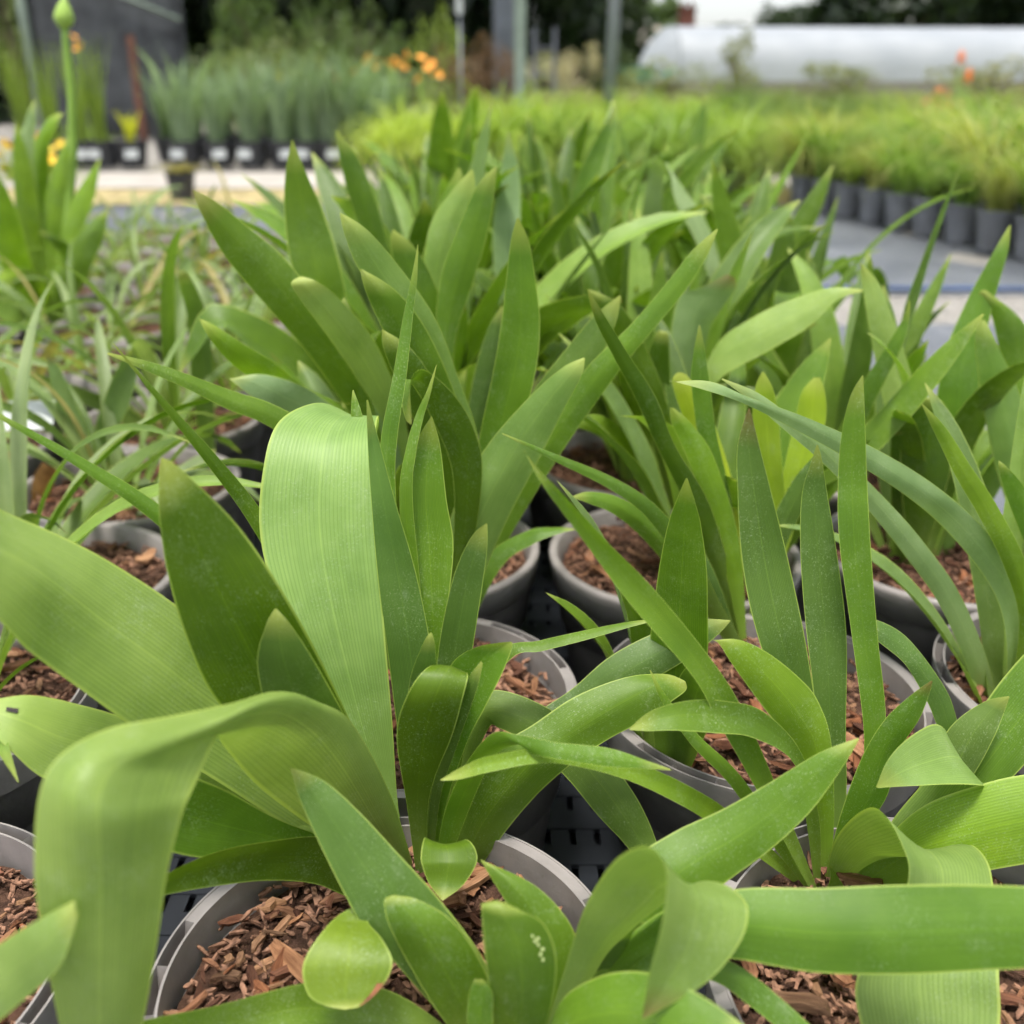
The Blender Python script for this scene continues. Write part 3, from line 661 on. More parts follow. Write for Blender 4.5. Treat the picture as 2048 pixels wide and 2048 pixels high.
leaves('C', [
 dict(s=[(1370,1020,1385,1020,86),(1385,850,1410,860,85),(1425,700,1435,765,84),(1511,632,1530,705,83),(1602,592,1615,655,82.5),(1665,575,1676,600,82),(1724,579,1726,583,82)], color=PALE),
 dict(s=[(1365,1020,1380,1020,88),(1345,850,1395,850,88),(1338,720,1412,690,87.5),(1355,600,1440,625,87),(1400,575,1472,580,86.5),(1455,548,1470,555,86)], color=BLU),
 dict(s=[(1340,1020,1355,1020,84),(1300,850,1345,850,83),(1290,740,1340,740,82.5),(1310,670,1338,680,82),(1325,662,1335,664,82)], color=DARK),
 dict(s=[(1350,1020,1365,1020,82),(1300,850,1340,830,80),(1240,720,1290,690,79),(1195,620,1240,610,78),(1176,578,1180,579,78)], color=DARK),
 [(1540,1130,24,76),(1660,960,50,74),(1760,860,56,73),(1850,760,50,72),(1920,680,30,71.5),(1967,628,4,71)],
 [(1560,1120,20,80),(1690,880,40,79),(1740,780,38,78),(1790,690,28,77),(1812,640,14,77),(1819,600,2,77)],
 dict(s=[(1400,1020,1420,1020,84),(1440,900,1490,910,84),(1500,830,1540,840,84),(1560,790,1562,792,84)], color=BRT),
 dict(s=[(1330,1020,1345,1020,80),(1230,900,1260,880,79),(1170,860,1200,830,78),(1100,850,1105,846,77)], color=BRT),
])
leaves('K', [
 dict(s=[(2110,1300,2130,1300,78),(2040,1090,2110,1080,77),(1990,930,2075,925,76),(1962,790,2040,790,75),(1950,680,1995,690,74),(1957,640,1970,640,74)], color=PALE),
 dict(s=[(1880,1130,1900,1130,80),(1870,900,1950,900,82),(1880,740,1960,745,83),(1930,610,1985,615,84),(1985,507,2015,507,84.5),(2019,450,2021,451,85)], color=GREEN),
 dict(s=[(1855,1130,1875,1130,79),(1790,900,1860,890,80),(1755,740,1820,740,81),(1735,640,1785,635,81.5),(1724,565,1757,565,82),(1720,526,1723,527,82)], color=PALE),
 dict(s=[(1820,1130,1840,1130,76),(1800,950,1900,950,75),(1810,850,1905,850,74.5),(1840,800,1890,810,74),(1855,795,1875,796,74)], color=DARK),
 dict(s=[(1890,1130,1910,1130,82),(1960,900,2040,900,83),(2000,760,2080,760,84),(1985,640,2050,650,84),(1960,590,1985,590,84),(1965,580,1970,580,84)], color=GREEN),
])
strap_clump(POTS['C'], 9, (0.01, 0.03), .02, .75)
strap_clump(POTS['K'], 8, (0.0, 0.03), .02, .8)
strap_clump(POTS['B'], 5, (0.0, .07), .02, .6, amin=.4, amax=2.8)
strap_clump(POTS['E'], 6, (0, .03), .02, .8)
strap_clump(POTS['F'], 5, (.03, .05), .02, .75)
strap_clump(POTS['I'], 12, (0, .02), .02, .9, meshes=BLADES)

# blemishes the photograph shows
M_BLACK = plain('leaf_scar_black', (.03, .022, .022), .8, .3, 300.0)
M_BROWN = plain('leaf_scorch_brown', (.22, .09, .04), .85, .4, 200.0)
M_CREAM = plain('leaf_nibble_pale', (.62, .72, .28), .7, .2, 200.0)
patch(L['mark'], .60, .70, .735, .775, M_BLACK)
patch(L['brown'], .90, 1.0, .64, .93, M_BROWN)
for q, (u, v) in enumerate(((.80, .43), (.77, .455), (.81, .475), (.775, .50), (.74, .52), (.785, .53), (.735, .55))): patch(L['bite'], u, u + .035 + .01 * (q % 3), v, v + .016, M_CREAM)

# ------------------------------------------------------------------ black carrying trays under the pots
def tray_mesh(wx, wy):
    """tray: floor, raised slotted deck between the pots, low outer wall"""
    b = MB(); T = .004
    b.box((0, 0, .004), (wx, wy, .008))
    for sx in (-1, 1): b.box((sx * (wx / 2 - .002), 0, .034), (.004, wy, .052))
    for sy in (-1, 1): b.box((0, sy * (wy / 2 - .002), .034), (wx - .008, .004, .052))
    return b.me('wall', M_TRAY)
def deck_mesh(wx, wy):
    b = MB(); st, bar = .0170, .0125
    nx = int(wx / st); ny = int(wy / (st * 2))
    for i in range(nx + 1):
        b.box((-wx / 2 + .004 + i * (wx - .008) / nx, 0, .056), (bar, wy - .01, .003))
    for j in range(ny + 1):
        b.box((0, -wy / 2 + .006 + j * (wy - .012) / ny, .0565), (wx - .01, .019, .0036))
    return b.me('slotted_deck', M_TRAY)
TW = .222
def tray(x, y, label):
    t = empty('carrying_tray', (x, y, .006)); tag(t, label, 'plant tray', 'black plastic trays under the pots')
    return t
def tray_build(x, y, wx, wy, label):
    t = tray(x, y, label)
    put('tray_body', tray_mesh(wx, wy), t); put('slotted_deck', deck_mesh(wx, wy), t)
tray_build(.068, .445, .455, .44, 'black slotted tray under the front two rows of pots')
tray_build(.027, .888, .455, .43, 'black slotted tray under the third and fourth rows at centre')
tray_build(.420, .670, .215, .43, 'black slotted tray under the pots at right edge')
tray_build(-.285, .325, .235, .24, 'black slotted tray in the bottom left corner')
tray_build(-.325, .680, .33, .46, 'black slotted tray at left under the mulch-filled pots')

# ------------------------------------------------------------------ rows of the same plant further back
def row_pots():
    for k in range(3, 9):
        Y = .334 + .222 * k
        cols = [-.10 - .012 * (k - 3), .122 - .012 * (k - 3), .344 - .012 * (k - 3)]
        names = ['leftmost', 'middle', 'rightmost']
        for c, x in enumerate(cols):
            t = potted((x + random.uniform(-.01, .01), Y + random.uniform(-.01, .01), 0.004), 'broad strap-leaved plant, %s of the %s row from the front' % (names[c], ORD[k]), 'potted plant', GRP, 'potted_plant', 24 if k < 5 else 0, False)
            t.location.z = .025
            strap_clump(t, random.randint(20, 24) if c < 2 else random.randint(11, 14), (random.uniform(-.02, .02), random.uniform(-.02, .02)), .026, random.uniform(.95, 1.12) * (1.0 if c < 2 else .9))
            POTS['r%d%d' % (k, c)] = t
row_pots()
leaves('r30', [dict(s=[(840,905,850,905,102),(790,640,825,640,102),(735,500,780,500,102),(700,400,752,402,102),(680,320,718,320,102),(671,260,674,261,102)], color=DARK),
               dict(s=[(1040,905,1050,905,104),(1000,640,1040,640,106),(985,480,1040,480,108),(1000,350,1040,355,110),(1015,262,1018,262,110)], color=BLU)])
leaves('r41', [dict(s=[(1140,760,1155,760,128),(1120,520,1160,520,130),(1145,380,1190,390,131),(1185,290,1215,300,132),(1232,214,1234,216,133)], color=DARK, cup=-.1),
               dict(s=[(1260,760,1272,760,128),(1290,560,1325,560,128),(1285,420,1325,420,127),(1300,340,1330,345,126),(1320,318,1338,330,124),(1370,380,1350,400,121),(1420,460,1390,480,119),(1450,560,1425,575,117),(1460,640,1458,642,116)], color=BLU)])
leaves('r42', [dict(s=[(1480,760,1500,760,128),(1500,600,1545,600,129),(1545,500,1600,510,130),(1610,400,1645,410,131),(1665,330,1668,332,132)], color=DARK),
               dict(s=[(1470,760,1485,760,126),(1460,560,1495,560,126),(1430,440,1480,450,125),(1405,400,1435,390,124),(1395,405,1398,400,124)], color=BLU)])

# ------------------------------------------------------------------ narrow-leaved plants in the left block
DAY = [(.19, .27, .09), (.22, .30, .11), (.14, .21, .05), (.26, .33, .15), (.11, .18, .03)]
DRYC = (.36, .30, .12)
def day_plant(x, y, label, n, chips=0, scale=1.0):
    t = potted((x, y, .025), label, 'potted plant', 'narrow-leaved plants in the left block', 'potted_plant', chips, False)
    strap_clump(t, n, (random.uniform(-.02, .02), random.uniform(-.02, .02)), .016, scale, DAY, BLADES)
    strap_clump(t, 1, (0, 0), .03, .8, [DRYC], BLADES)
    return t
CN = ['nearest the broad-leaved plants', 'second column from the broad-leaved plants', 'third column from the broad-leaved plants', 'fourth column from the broad-leaved plants', 'fifth column out to the left']
k = 0
for c in range(5):
    for r in range(12):
        Y = .735 + .198 * r + (.09 if c % 2 else 0)
        x = -.372 - .008 * r - .222 * c
        if abs(x) / Y > .62 or Y > 2.75: continue
        if c == 0 and r == 0: pass
        day_plant(x + random.uniform(-.01, .01), Y + random.uniform(-.01, .01), 'narrow-leaved plant in taupe pot, %s row of left block, %s' % (ORD[r], CN[c]),
                  random.randint(13, 16) if r < 3 else 11, 40 if (r < 3 and c < 2) else 0, random.uniform(.85, 1.1) * (1.0 if Y < 1.2 else .85 if Y < 1.6 else .74 if Y < 2.4 else .66))
# a few blades that stand out in the left block
t = empty('potted_plant', (-.36, 1.0, 0))
EXTRA = [
 [(420,960,20,104),(405,760,44,103),(395,640,40,102),(370,560,26,100),(362,540,4,100)],
 [(290,1000,24,96),(215,890,50,95),(235,800,52,94),(255,740,40,93),(262,700,6,92)],
 [(330,900,22,110),(250,830,34,109),(160,790,30,107),(80,760,20,105),(20,740,4,104)],
 [(200,980,24,95),(150,860,42,95),(115,760,30,95),(95,712,4,95)],
 [(230,1000,24,93),(170,1060,40,88),(290,1000,44,90),(400,930,38,92),(430,900,5,93)],
 [(70,1010,26,92),(60,900,40,93),(85,840,44,94)],
]
t['label'] = 'narrow-leaved plant with broad pale blades leaning right, beside the white label card'; t['category'] = 'potted plant'; t['group'] = 'narrow-leaved plants in the left block'
for s in EXTRA[:5]:
    px_leaf(t, s, color=random.choice(DAY), mat=M_BLADE, cup=-.12)

# white card tied in a pot at the left
lab = empty('plant_label', tuple(P(45, 835, .98))); tag(lab, 'blank white plant label card lying across a pot at left edge', 'label')
c4 = [P(-40, 806, .985), P(112, 800, .97), P(104, 858, .93), P(-40, 862, .945)]
inv = lab.matrix_basis.inverted(); c4 = [inv @ p for p in c4]
nrm = (c4[1] - c4[0]).cross(c4[3] - c4[0]).normalized() * .0008
put('card', mesh('card', c4 + [p + nrm for p in c4], [(0, 1, 2, 3), (7, 6, 5, 4), (0, 4, 5, 1), (1, 5, 6, 2), (2, 6, 7, 3), (3, 7, 4, 0)], M_TAG), lab)
b = MB(); b.tube([inv @ P(108, 825, .955), inv @ P(140, 826, .96), inv @ P(170, 822, .97)], .0013, 6); b.build('tie', plain('raffia', (.42, .24, .10), .8), lab)
# withered leaf in a pot
dl = empty('withered_leaf', tuple(P(85, 980, .93))); tag(dl, 'withered orange-brown leaf hanging inside a pot rim at left', 'dead leaf')
px_leaf(dl, [(100,930,30,91),(88,960,44,92),(82,1000,34,92),(90,1040,6,92)], color=(.5, .26, .08), mat=M_DRY, name='blade')

# tall plant with a closed flower bud at the left edge
tall = potted((P(105, 600, 1.72).x, 1.72, .025), 'tall bright plant at left edge carrying a single closed flower bud on a stalk', 'potted plant', GRP, 'potted_plant', 0, False)
for s, col in (
  ([(80,610,36,172),(55,420,46,171),(42,320,34,170),(32,246,3,170)], BRT), ([(100,610,36,172),(105,450,44,171),(122,340,34,170),(140,270,4,170)], BRT),
  ([(110,620,36,170),(150,450,42,168),(175,380,34,167),(200,318,3,166)], BRT), ([(70,600,36,174),(48,330,40,174),(60,250,26,174),(69,199,3,174)], BLU),
  ([(90,600,30,175),(80,330,34,176),(100,250,24,176),(126,226,3,176)], BRT), ([(60,600,36,170),(20,470,44,168),(-10,400,30,167),(-30,370,3,166)], GREEN),
  ([(70,640,40,168),(30,520,60,160),(5,420,50,156),(-15,330,4,154)], BRT), ([(100,640,40,168),(150,540,56,160),(185,470,46,156),(215,420,4,154)], GREEN), ([(60,650,40,166),(-10,600,56,156),(-70,580,40,150),(-120,590,4,148)], BLU),
  ([(95,610,30,169),(60,560,40,160),(10,560,34,154),(-30,600,4,150)], BRT), ([(115,610,30,170),(150,560,36,165),(130,500,26,160),(80,462,4,158)], DARK)):
    px_leaf(tall, s, color=col)
inv = tall.matrix_basis.inverted()
b = MB(); b.tube([inv @ P(x, y, 1.70) for x, y in ((118,610),(138,430),(146,300),(143,180),(132,90),(128,50))], [.0075,.0072,.0068,.0062,.0055,.005], 10)
m_st = plain('stalk_green', (.22, .36, .05), .5, .12, 30.0)
b.build('flower_stalk', m_st, tall, True)
b = MB(); pts = [inv @ P(128, y, 1.70) for y in (58, 50, 40, 28, 14, 2, -8)]
b.tube(pts, [.004, .011, .0145, .0135, .010, .005, .001], 12); b.build('flower_bud', plain('bud_green', (.28, .42, .07), .5, .15, 60.0), tall, True)

# ------------------------------------------------------------------ grasses and irises in pots further off
grn = random.Random(21)
def blade_clump(name, n, h, spread, wd, droop, mat, base_r=.05, seed=0, stiff=False):
    rnd = random.Random(seed); vs, fs = [], []
    for i in range(n):
        az = rnd.uniform(0, 6.283); r0 = base_r * math.sqrt(rnd.random()); l = h * rnd.uniform(.65, 1.15)
        lean = rnd.uniform(.05, 1) * spread; dr = droop * rnd.uniform(.4, 1.3)
        p = Vector((r0 * math.cos(az), r0 * math.sin(az), 0)); az += rnd.uniform(-.5, .5)
        e = Vector((math.cos(az), math.sin(az), 0)); sd = Vector((-e.y, e.x, 0)) 
        sa = rnd.uniform(0, 3.14); sd = (sd * math.cos(sa) + e * math.sin(sa) * .6).normalized()
        q = len(vs); ns = 5
        for k in range(ns + 1):
            t = k / ns; w2 = wd * rnd.uniform(.9, 1.1) * (1 - t ** 2.2) * .5 + wd * .02
            a = lean * (.3 + .7 * t) + dr * t * t
            c = p + e * (l * t * math.sin(min(a, 1.9)) ) + Vector((0, 0, l * t * math.cos(min(a, 1.9))))
            vs += [c - sd * w2, c + sd * w2]
        for k in range(ns):
            fs.append((q + 2 * k, q + 2 * k + 1, q + 2 * k + 3, q + 2 * k + 2))
    return mesh(name, vs, fs, mat, True)
HAKONE = [blade_clump('foliage', 170, .40, 1.1, .011, 1.1, M_GRASS, .05, 100 + i) for i in range(4)]
SEDGE = [blade_clump('foliage', 300, .46, .45, .0045, .5, M_GRASS, .05, 120 + i) for i in range(3)]
IRIS = [blade_clump('foliage', 28, .48, .42, .036, .12, M_GRASS, .045, 140 + i) for i in range(4)]
TUFT = [blade_clump('foliage', 170, .33, .60, .008, .75, M_GRASS, .045, 160 + i) for i in range(4)]
REED = [blade_clump('foliage', 22, .50, .18, .016, .05, M_GRASS, .035, 180 + i) for i in range(2)]
def small_pot(rt, rb, h, mat):
    b = MB(); b.lathe([(0, 0), (rb, 0), (rt * .97, h * .86), (rt * 1.03, h * .86), (rt * 1.05, h), (rt * .95, h), (rt * .93, h * .9), (0, h * .9)], 24)
    me = b.me('pot', mat, False); return me
SP_GREY = small_pot(.068, .052, .135, M_GREYPOT); SP_BLACK = small_pot(.07, .055, .125, M_DARKPOT); SP_BIG = small_pot(.105, .082, .165, M_DARKPOT)
def pot_plant(loc, potmesh, ph, fol, col, label, group, name='potted_grass', cat='potted plant', scale=1.0, tagit=False):
    t = empty(name, loc, random.uniform(0, 6.28)); tag(t, label, cat, group)
    put('pot', potmesh, t)
    j = random.uniform(.85, 1.15)
    put('foliage', random.choice(fol), t, color=tuple(x * j for x in col), loc=(0, 0, ph * .9), scale=scale * random.uniform(.85, 1.15))
    return t
# bright green grass block on the right, front pots in plain view
for r in range(13):
    for c in range(11):
        Y = 3.42 + .190 * r; x = 1.70 - .043 * r + .185 * c
        if x / Y > .60 or x / Y < .26: continue
        if c == 0: lb = 'bright green grass in grey pot, %s pot of the row facing the open fabric' % ORD[r]
        else: lb = 'bright green grass in grey pot inside the right-hand block'
        pot_plant((x + random.uniform(-.01, .01), Y, .006), SP_GREY, .135, TUFT, random.choice(((.22, .34, .06), (.17, .29, .05), (.32, .42, .08), (.38, .40, .12))), lb, 'bright green grasses in grey pots at right', scale=random.uniform(.6, 1.35))
# yellow-green fountain grass behind the broad-leaved rows
for r in range(8):
    for c in range(15):
        Y = 5.2 + .40 * r; x = -.95 + .29 * c + .10 * (r % 2)
        if Y < 5.75 and x < .35: continue
        if x > 1.25 + .06 * r or x < -.72: continue
        pot_plant((x + random.uniform(-.03, .03), Y + random.uniform(-.04, .04), .016), SP_BLACK, .125, HAKONE, random.choice(((.28, .39, .06), (.36, .45, .07), (.22, .34, .06))),
                  ('yellow-green fountain grass in the nearest row of the middle bed, %s from the left' % ORD[max(0, c - 5)].replace('front', 'first')) if r == 0 else 'yellow-green fountain grass in black pot within the middle bed', 'yellow-green fountain grasses in the middle bed', scale=random.uniform(.6, 1.25))
# darker sedge bed
for r in range(5):
    for c in range(12):
        Y = 6.6 + .45 * r; x = 1.62 + .21 * c
        if x / Y > .345: continue
        pot_plant((x + random.uniform(-.04, .04), Y, .016), SP_BLACK, .125, SEDGE, (.12, .19, .045) if c < 5 else (.19, .26, .06),
                  'dark fine-leaved sedge in black pot before the white tunnel', 'dark sedges before the tunnel', scale=random.uniform(.68, .92))
# tan meadow grasses further right and behind, as one mass
vs, fs = [], []
tan = MB()
src = [blade_clump('tan_src', 70, .42, .4, .012, .4, M_GRASS, .1, 300 + i) for i in range(3)]
for i in range(260):
    Y = random.uniform(9.5, 19); x = random.uniform(-.02, .56) * Y
    s = src[i % 3]; k = random.uniform(.7, 1.15); a = random.uniform(0, 6.28)
    M = Matrix.Translation((x, Y, 0)) @ Matrix.Rotation(a, 4, 'Z') @ Matrix.Scale(k, 4)
    n0 = len(vs); vs += [M @ v.co for v in s.vertices]; fs += [tuple(q + n0 for q in p.vertices) for p in s.polygons]
o = put('meadow_grass', mesh('meadow_grass', vs, fs, M_GRASS, True), color=(.24, .26, .09)); tag(o, 'loose tan-green grasses growing before the white tunnel', 'grass', kind='stuff')

# row of irises and reeds with white pot labels across the path
IP = [(172, 'REED', 1), (212, 'REED', 1), (268, 'YEL', 1), (376, 'IRIS', 1), (440, 'IRIS', 1), (508, 'IRIS', 1), (572, 'IRIS', 1), (620, 'IRIS', 1), (664, 'IRIS', 1), (712, 'IRIS', 1), (120, 'REED', 0), (60, 'REED', 1)]
WHICH = ['second reed', 'third reed', 'yellow', 'first', 'second', 'third', 'fourth', 'fifth', 'sixth', 'seventh']
TAGM = MB().box((0, 0, 0), (.085, .004, .055)).me('pot_label', M_TAG)
BAND = small_pot(.1065, .0995, .10, M_POT)
for i, (px, kind, wl) in enumerate(IP):
    p = P(px, 336, 7.05)
    fol = {'REED': REED, 'IRIS': IRIS, 'YEL': IRIS}[kind]
    col = {'REED': (.24, .34, .05), 'IRIS': (.23, .32, .20), 'YEL': (.62, .62, .05)}[kind]
    nm = {'REED': 'yellow-green upright reed', 'IRIS': 'blue-green sword-leaved iris', 'YEL': 'small bright yellow-leaved plant'}[kind]
    lb = '%s in dark pot across the path, %s' % (nm, ['second from the screen post', 'right of the tallest reed', 'against the dark screen', 'leftmost iris of the row', 'second iris from the left', 'third iris from the left', 'fourth iris from the left', 'fifth iris from the left', 'sixth iris from the left', 'last iris before the fountain grass', 'leftmost reed behind the bud stalk', 'by the green screen post'][i])
    t = pot_plant((p.x, 7.05, .016), SP_BIG, .165, fol, col, lb, 'pots in a row across the path', 'potted_iris' if kind == 'IRIS' else 'potted_plant', scale=(.5 if kind == 'YEL' else 1.12))
    t.rotation_euler.z = 0
    if wl: put('pot_label', TAGM, t, loc=(.03 * (-1) ** i, -.1, .09), rot=(R(-8), 0, 0))
for i in range(14):
    p = P(350 + i * 34, 330, 7.6)
    pot_plant((p.x, 7.55 + .25 * (i % 3), .016), SP_BIG, .165, IRIS, (.23, .32, .20), 'blue-green iris in the back rows across the path, %s from the screen' % ORD[i].replace('front', 'first'), 'irises in the back rows', 'potted_iris')

# lone black pot on the path edge
lp = empty('potted_seedling', (P(366, 400, 5.25).x, 5.25, .006)); tag(lp, 'small black pot standing alone on the fabric with a low seedling', 'potted plant')
put('pot', SP_BLACK, lp); put('foliage', TUFT[0], lp, color=(.30, .26, .07), loc=(0, 0, .11), scale=(.6, .6, .22))

# ------------------------------------------------------------------ daylilies, torch lilies
def flower_mesh(seed, n=6, r=.05):
    rnd = random.Random(seed); vs, fs = [], []
    for k in range(n):
        a = 6.283 * k / n; e = Vector((math.cos(a), math.sin(a), 0)); s = Vector((-e.y, e.x, 0)); q = len(vs)
        for t, wd, z in ((0, .15, 0), (.4, .42, .35), (.75, .36, .55), (1, .05, .45)):
            c = e * r * t + Vector((0, 0, r * z)); vs += [c - s * r * wd, c + s * r * wd]
        for j in range(3): fs.append((q + 2 * j, q + 2 * j + 1, q + 2 * j + 3, q + 2 * j + 2))
    return mesh('bloom', vs, fs, M_FLOWER, True)
BLOOM = [flower_mesh(1), flower_mesh(2, 6, .06)]
def blooming(pxs, Y, col, label, folcol, group=None):
    cx = sum(p[0] for p in pxs) / len(pxs); base = P(cx, 260, Y)
    t = empty('flowering_plant', (base.x, Y, .0)); tag(t, label, 'flowering plant', group)
    put('foliage', random.choice(HAKONE), t, color=folcol, scale=(.85 if Y > 7 else .5))
    st = MB()
    for (x, y, s) in pxs:
        q = P(x, y, Y) - Vector((base.x, Y, 0)); st.tube([(q.x * .25, q.y, 0), (q.x * .8, q.y, q.z * .6), (q.x, q.y, q.z)], .006, 5)
        for q2 in (q, q + Vector((random.uniform(-.08, .08), random.uniform(-.08, .08), random.uniform(-.07, .05)))):
            put('bloom', random.choice(BLOOM), t, color=tuple(v * random.uniform(.85, 1.1) for v in col), loc=q2, rot=(random.uniform(.2, 1.4), random.uniform(-.5, .5), random.uniform(0, 6.28)), scale=s * random.uniform(.4, .65))
    st.build('stems', m_st, t, True)
ORG = (.95, .46, .08)
blooming([(738,118,1.3),(748,138,1.1),(728,128,1.0),(756,124,.9)], 9.2, ORG, 'orange daylily in bloom, leftmost of the orange flowers', (.20, .28, .05), 'orange daylilies')
blooming([(790,122,1.3),(782,134,1.1),(800,130,1.1),(794,140,1.0),(776,126,.9)], 9.3, ORG, 'orange daylily in bloom between the two other orange clumps', (.20, .28, .05), 'orange daylilies')
blooming([(842,120,1.3),(850,138,1.0),(868,150,1.2),(838,160,.9)], 9.4, ORG, 'orange daylily in bloom, rightmost clump beside the brown bush', (.22, .25, .06), 'orange daylilies')
blooming([(680,164,.9),(672,152,.6)], 8.6, (.75, .05, .06), 'small red flower among the iris leaves', (.18, .28, .05))
blooming([(160,94,1.2),(150,86,.9)], 9.0, ORG, 'orange flower beside the tall bud stalk before the dark screen', (.20, .30, .05))
blooming([(8,292,1.3),(20,300,1.0),(-5,310,1.2),(30,318,1.0)], 6.2, (.75, .58, .06), 'yellow flowers low at the left edge', (.25, .34, .05))
blooming([(90,290,1.2),(105,305,1.2),(75,312,1.0),(122,290,.9)], 6.2, (.75, .58, .06), 'yellow flowers just left of the flower stalk', (.25, .34, .05))
blooming([(65,262,1.0),(70,272,.9)], 6.4, (.62, .06, .04), 'dark red flower behind the yellow flowers', (.25, .30, .05))
blooming([(550,150,.4),(565,160,.45),(575,168,.35)], 8.8, (.75, .72, .08), 'yellow flowers above the iris row', (.20, .30, .05))
def torch(px, y0, y1, Y, label):
    t = empty('torch_lily', (P(px, 200, Y).x, Y, 0)); tag(t, label, 'flowering plant', 'orange torch lilies')
    a, b2 = P(px, y0, Y), P(px, y1, Y); x0 = t.location.x
    MB().tube([(0, 0, 0), (a.x - x0 + .02, 0, b2.z * .5), (a.x - x0, 0, b2.z)], .006, 6).build('stem', m_st, t, True)
    hd = MB(); H = a.z - b2.z
    hd.tube([(a.x - x0, 0, b2.z + H * k / 6) for k in range(7)], [.008, .018, .021, .020, .016, .010, .003], 10)
    for k in range(30):
        th = k * 2.4; z = b2.z + H * (.08 + .8 * k / 30); r = .019
        d = Vector((math.cos(th), math.sin(th), -.6)); p = Vector((a.x - x0, 0, z)) + d * r * .8
        hd.tube([p, p + d * .018], [.004, .003], 5)
    hd.build('flower_head', M_FLOWER, t, True, color=(.75, .22, .06))
    put('foliage', SEDGE[0], t, color=(.2, .28, .07), scale=1.2)
torch(1925, 98, 126, 9.0, 'taller orange torch lily spike standing against the white tunnel')
torch(1940, 134, 164, 9.2, 'shorter orange torch lily spike standing against the white tunnel')
blooming([(1880,180,.8),(1888,200,.9),(1872,205,.8),(1895,190,.8),(1885,215,.8),(1850,205,.7),(1840,215,.7),(1862,195,.7),(1900,210,.7)], 8.4, (.72, .30, .13), 'mass of orange blooms low in the grasses at right', (.22, .26, .08))

# ------------------------------------------------------------------ trees and shrubs
def crown_mesh(name, n, rx, ry, rz, leaf, seed, clumps=26):
    rnd = random.Random(seed); vs, fs = [], []
    cs = []
    for i in range(clumps):
        while True:
            p = Vector((rnd.uniform(-1, 1), rnd.uniform(-1, 1), rnd.uniform(-1, 1)))
            if .25 < p.length < 1: break
        cs.append((Vector((p.x * rx, p.y * ry, p.z * rz)), rnd.uniform(.22, .42)))
    for i in range(n):
        c, s = rnd.choice(cs)
        d = Vector((rnd.gauss(0, 1), rnd.gauss(0, 1), rnd.gauss(0, 1))); d.normalize(); d *= rnd.uniform(.5, 1.1) 
        p = c + Vector((d.x * rx, d.y * ry, d.z * rz)) * s
        a = Vector((rnd.gauss(0, 1), rnd.gauss(0, 1), rnd.gauss(0, .6))).normalized(); b2 = a.cross(Vector((rnd.gauss(0, 1), rnd.gauss(0, 1), rnd.gauss(0, 1)))).normalized()
        l = leaf * rnd.uniform(.6, 1.4); q = len(vs)
        vs += [p - a * l, p + b2 * l * .45, p + a * l, p - b2 * l * .45]; fs.append((q, q + 1, q + 2, q + 3))
    return mesh(name, vs, fs, M_FOL)
CROWNS = [crown_mesh('crown', 5200, 1, 1, 1, .075, 400 + i) for i in range(4)]
SHRUBS = [crown_mesh('crown', 1700, 1, 1, 1, .06, 420 + i, 22) for i in range(3)]
def tree(px, Y, h, r, col, label, group, trunk=.3, name='tree', meshes=None, base=0.0, low=.18):
    x = (px - 1024) / F_PX * Y / 1.10
    t = empty(name, (x, Y, base), random.uniform(0, 6.28)); tag(t, label, 'tree' if name == 'tree' else 'shrub', group)
    b = MB(); zc = h * (low + (1 - low) / 2)
    b.tube([(0, 0, -.1), (.05 * r, .02, h * .3), (-.03 * r, .04, h * .6), (0, 0, h * .85)], [trunk, trunk * .8, trunk * .5, trunk * .15], 8)
    for k in range(5):
        a = k * 1.3 + px; z0 = h * (.25 + .1 * k)
        b.tube([(0, 0, z0), (math.cos(a) * r * .35, math.sin(a) * r * .35, z0 + h * .1), (math.cos(a) * r * .7, math.sin(a) * r * .7, z0 + h * .22)], [trunk * .4, trunk * .25, trunk * .06], 6)
    b.build('trunk', M_WOOD, t, True)
    put('crown', random.choice(meshes or CROWNS), t, color=col, loc=(0, 0, zc), scale=(r, r, h * (1 - low) / 2 * 1.02))
    return t
DK = (.016, .032, .012); DK2 = (.030, .052, .016); MG = (.095, .155, .035)
TG = 'dark trees closing the view'
for i, (px, Y, h, r, col, lb) in enumerate([
    (430, 26, 9, 3.2, DK, 'dark tree behind the shade screen right end'), (560, 30, 10, 3.6, DK, 'dark tree behind the light green shrubs at left centre'),
    (690, 27, 10, 3.4, DK, 'dark tree behind the leftmost daylilies'), (820, 30, 10, 3.8, DK, 'dark tree behind the rightmost daylilies'),
    (950, 28, 10, 3.4, DK, 'dark tree behind the brown bush'), (1040, 31, 10, 2.7, DK, 'dark tree between the grey column and the metal post'),
    (1125, 34, 9.5, 2.2, DK, 'dark tree just left of the metal post'), (1215, 58, 8.0, 3.0, DK2, 'tree beside the white tunnel end, left of the sky gap'), (1318, 75, 5.2, 2.0, MG, 'low light tree before the brick chimney'),
    (1700, 66, 9, 4.2, DK2, 'dark tree right of the sky gap behind the tunnel'), (1800, 64, 9, 4.6, DK, 'second dark tree right of the sky gap'),
    (1880, 68, 10, 5.5, DK, 'third dark tree right of the sky gap'), (2010, 64, 10, 5.5, DK, 'dark tree at the top right corner'), (2130, 66, 10, 5.5, DK, 'dark tree beyond the top right corner'),
    (1480, 90, 4.1, 5.0, DK2, 'far low trees under the sky gap'), (1575, 88, 5.4, 3.2, DK2, 'far low tree at the right foot of the sky gap'),
    (30, 17, 7, 2.4, (.06, .09, .03), 'leafy tree at the top left corner'), (-90, 15, 7, 2.2, DK2, 'leafy tree beyond the top left corner'), (330, 24, 9, 3, DK, 'dark tree over the shade screen')]):
    tree(px, Y, h, r, col, lb, TG, low=-.05)
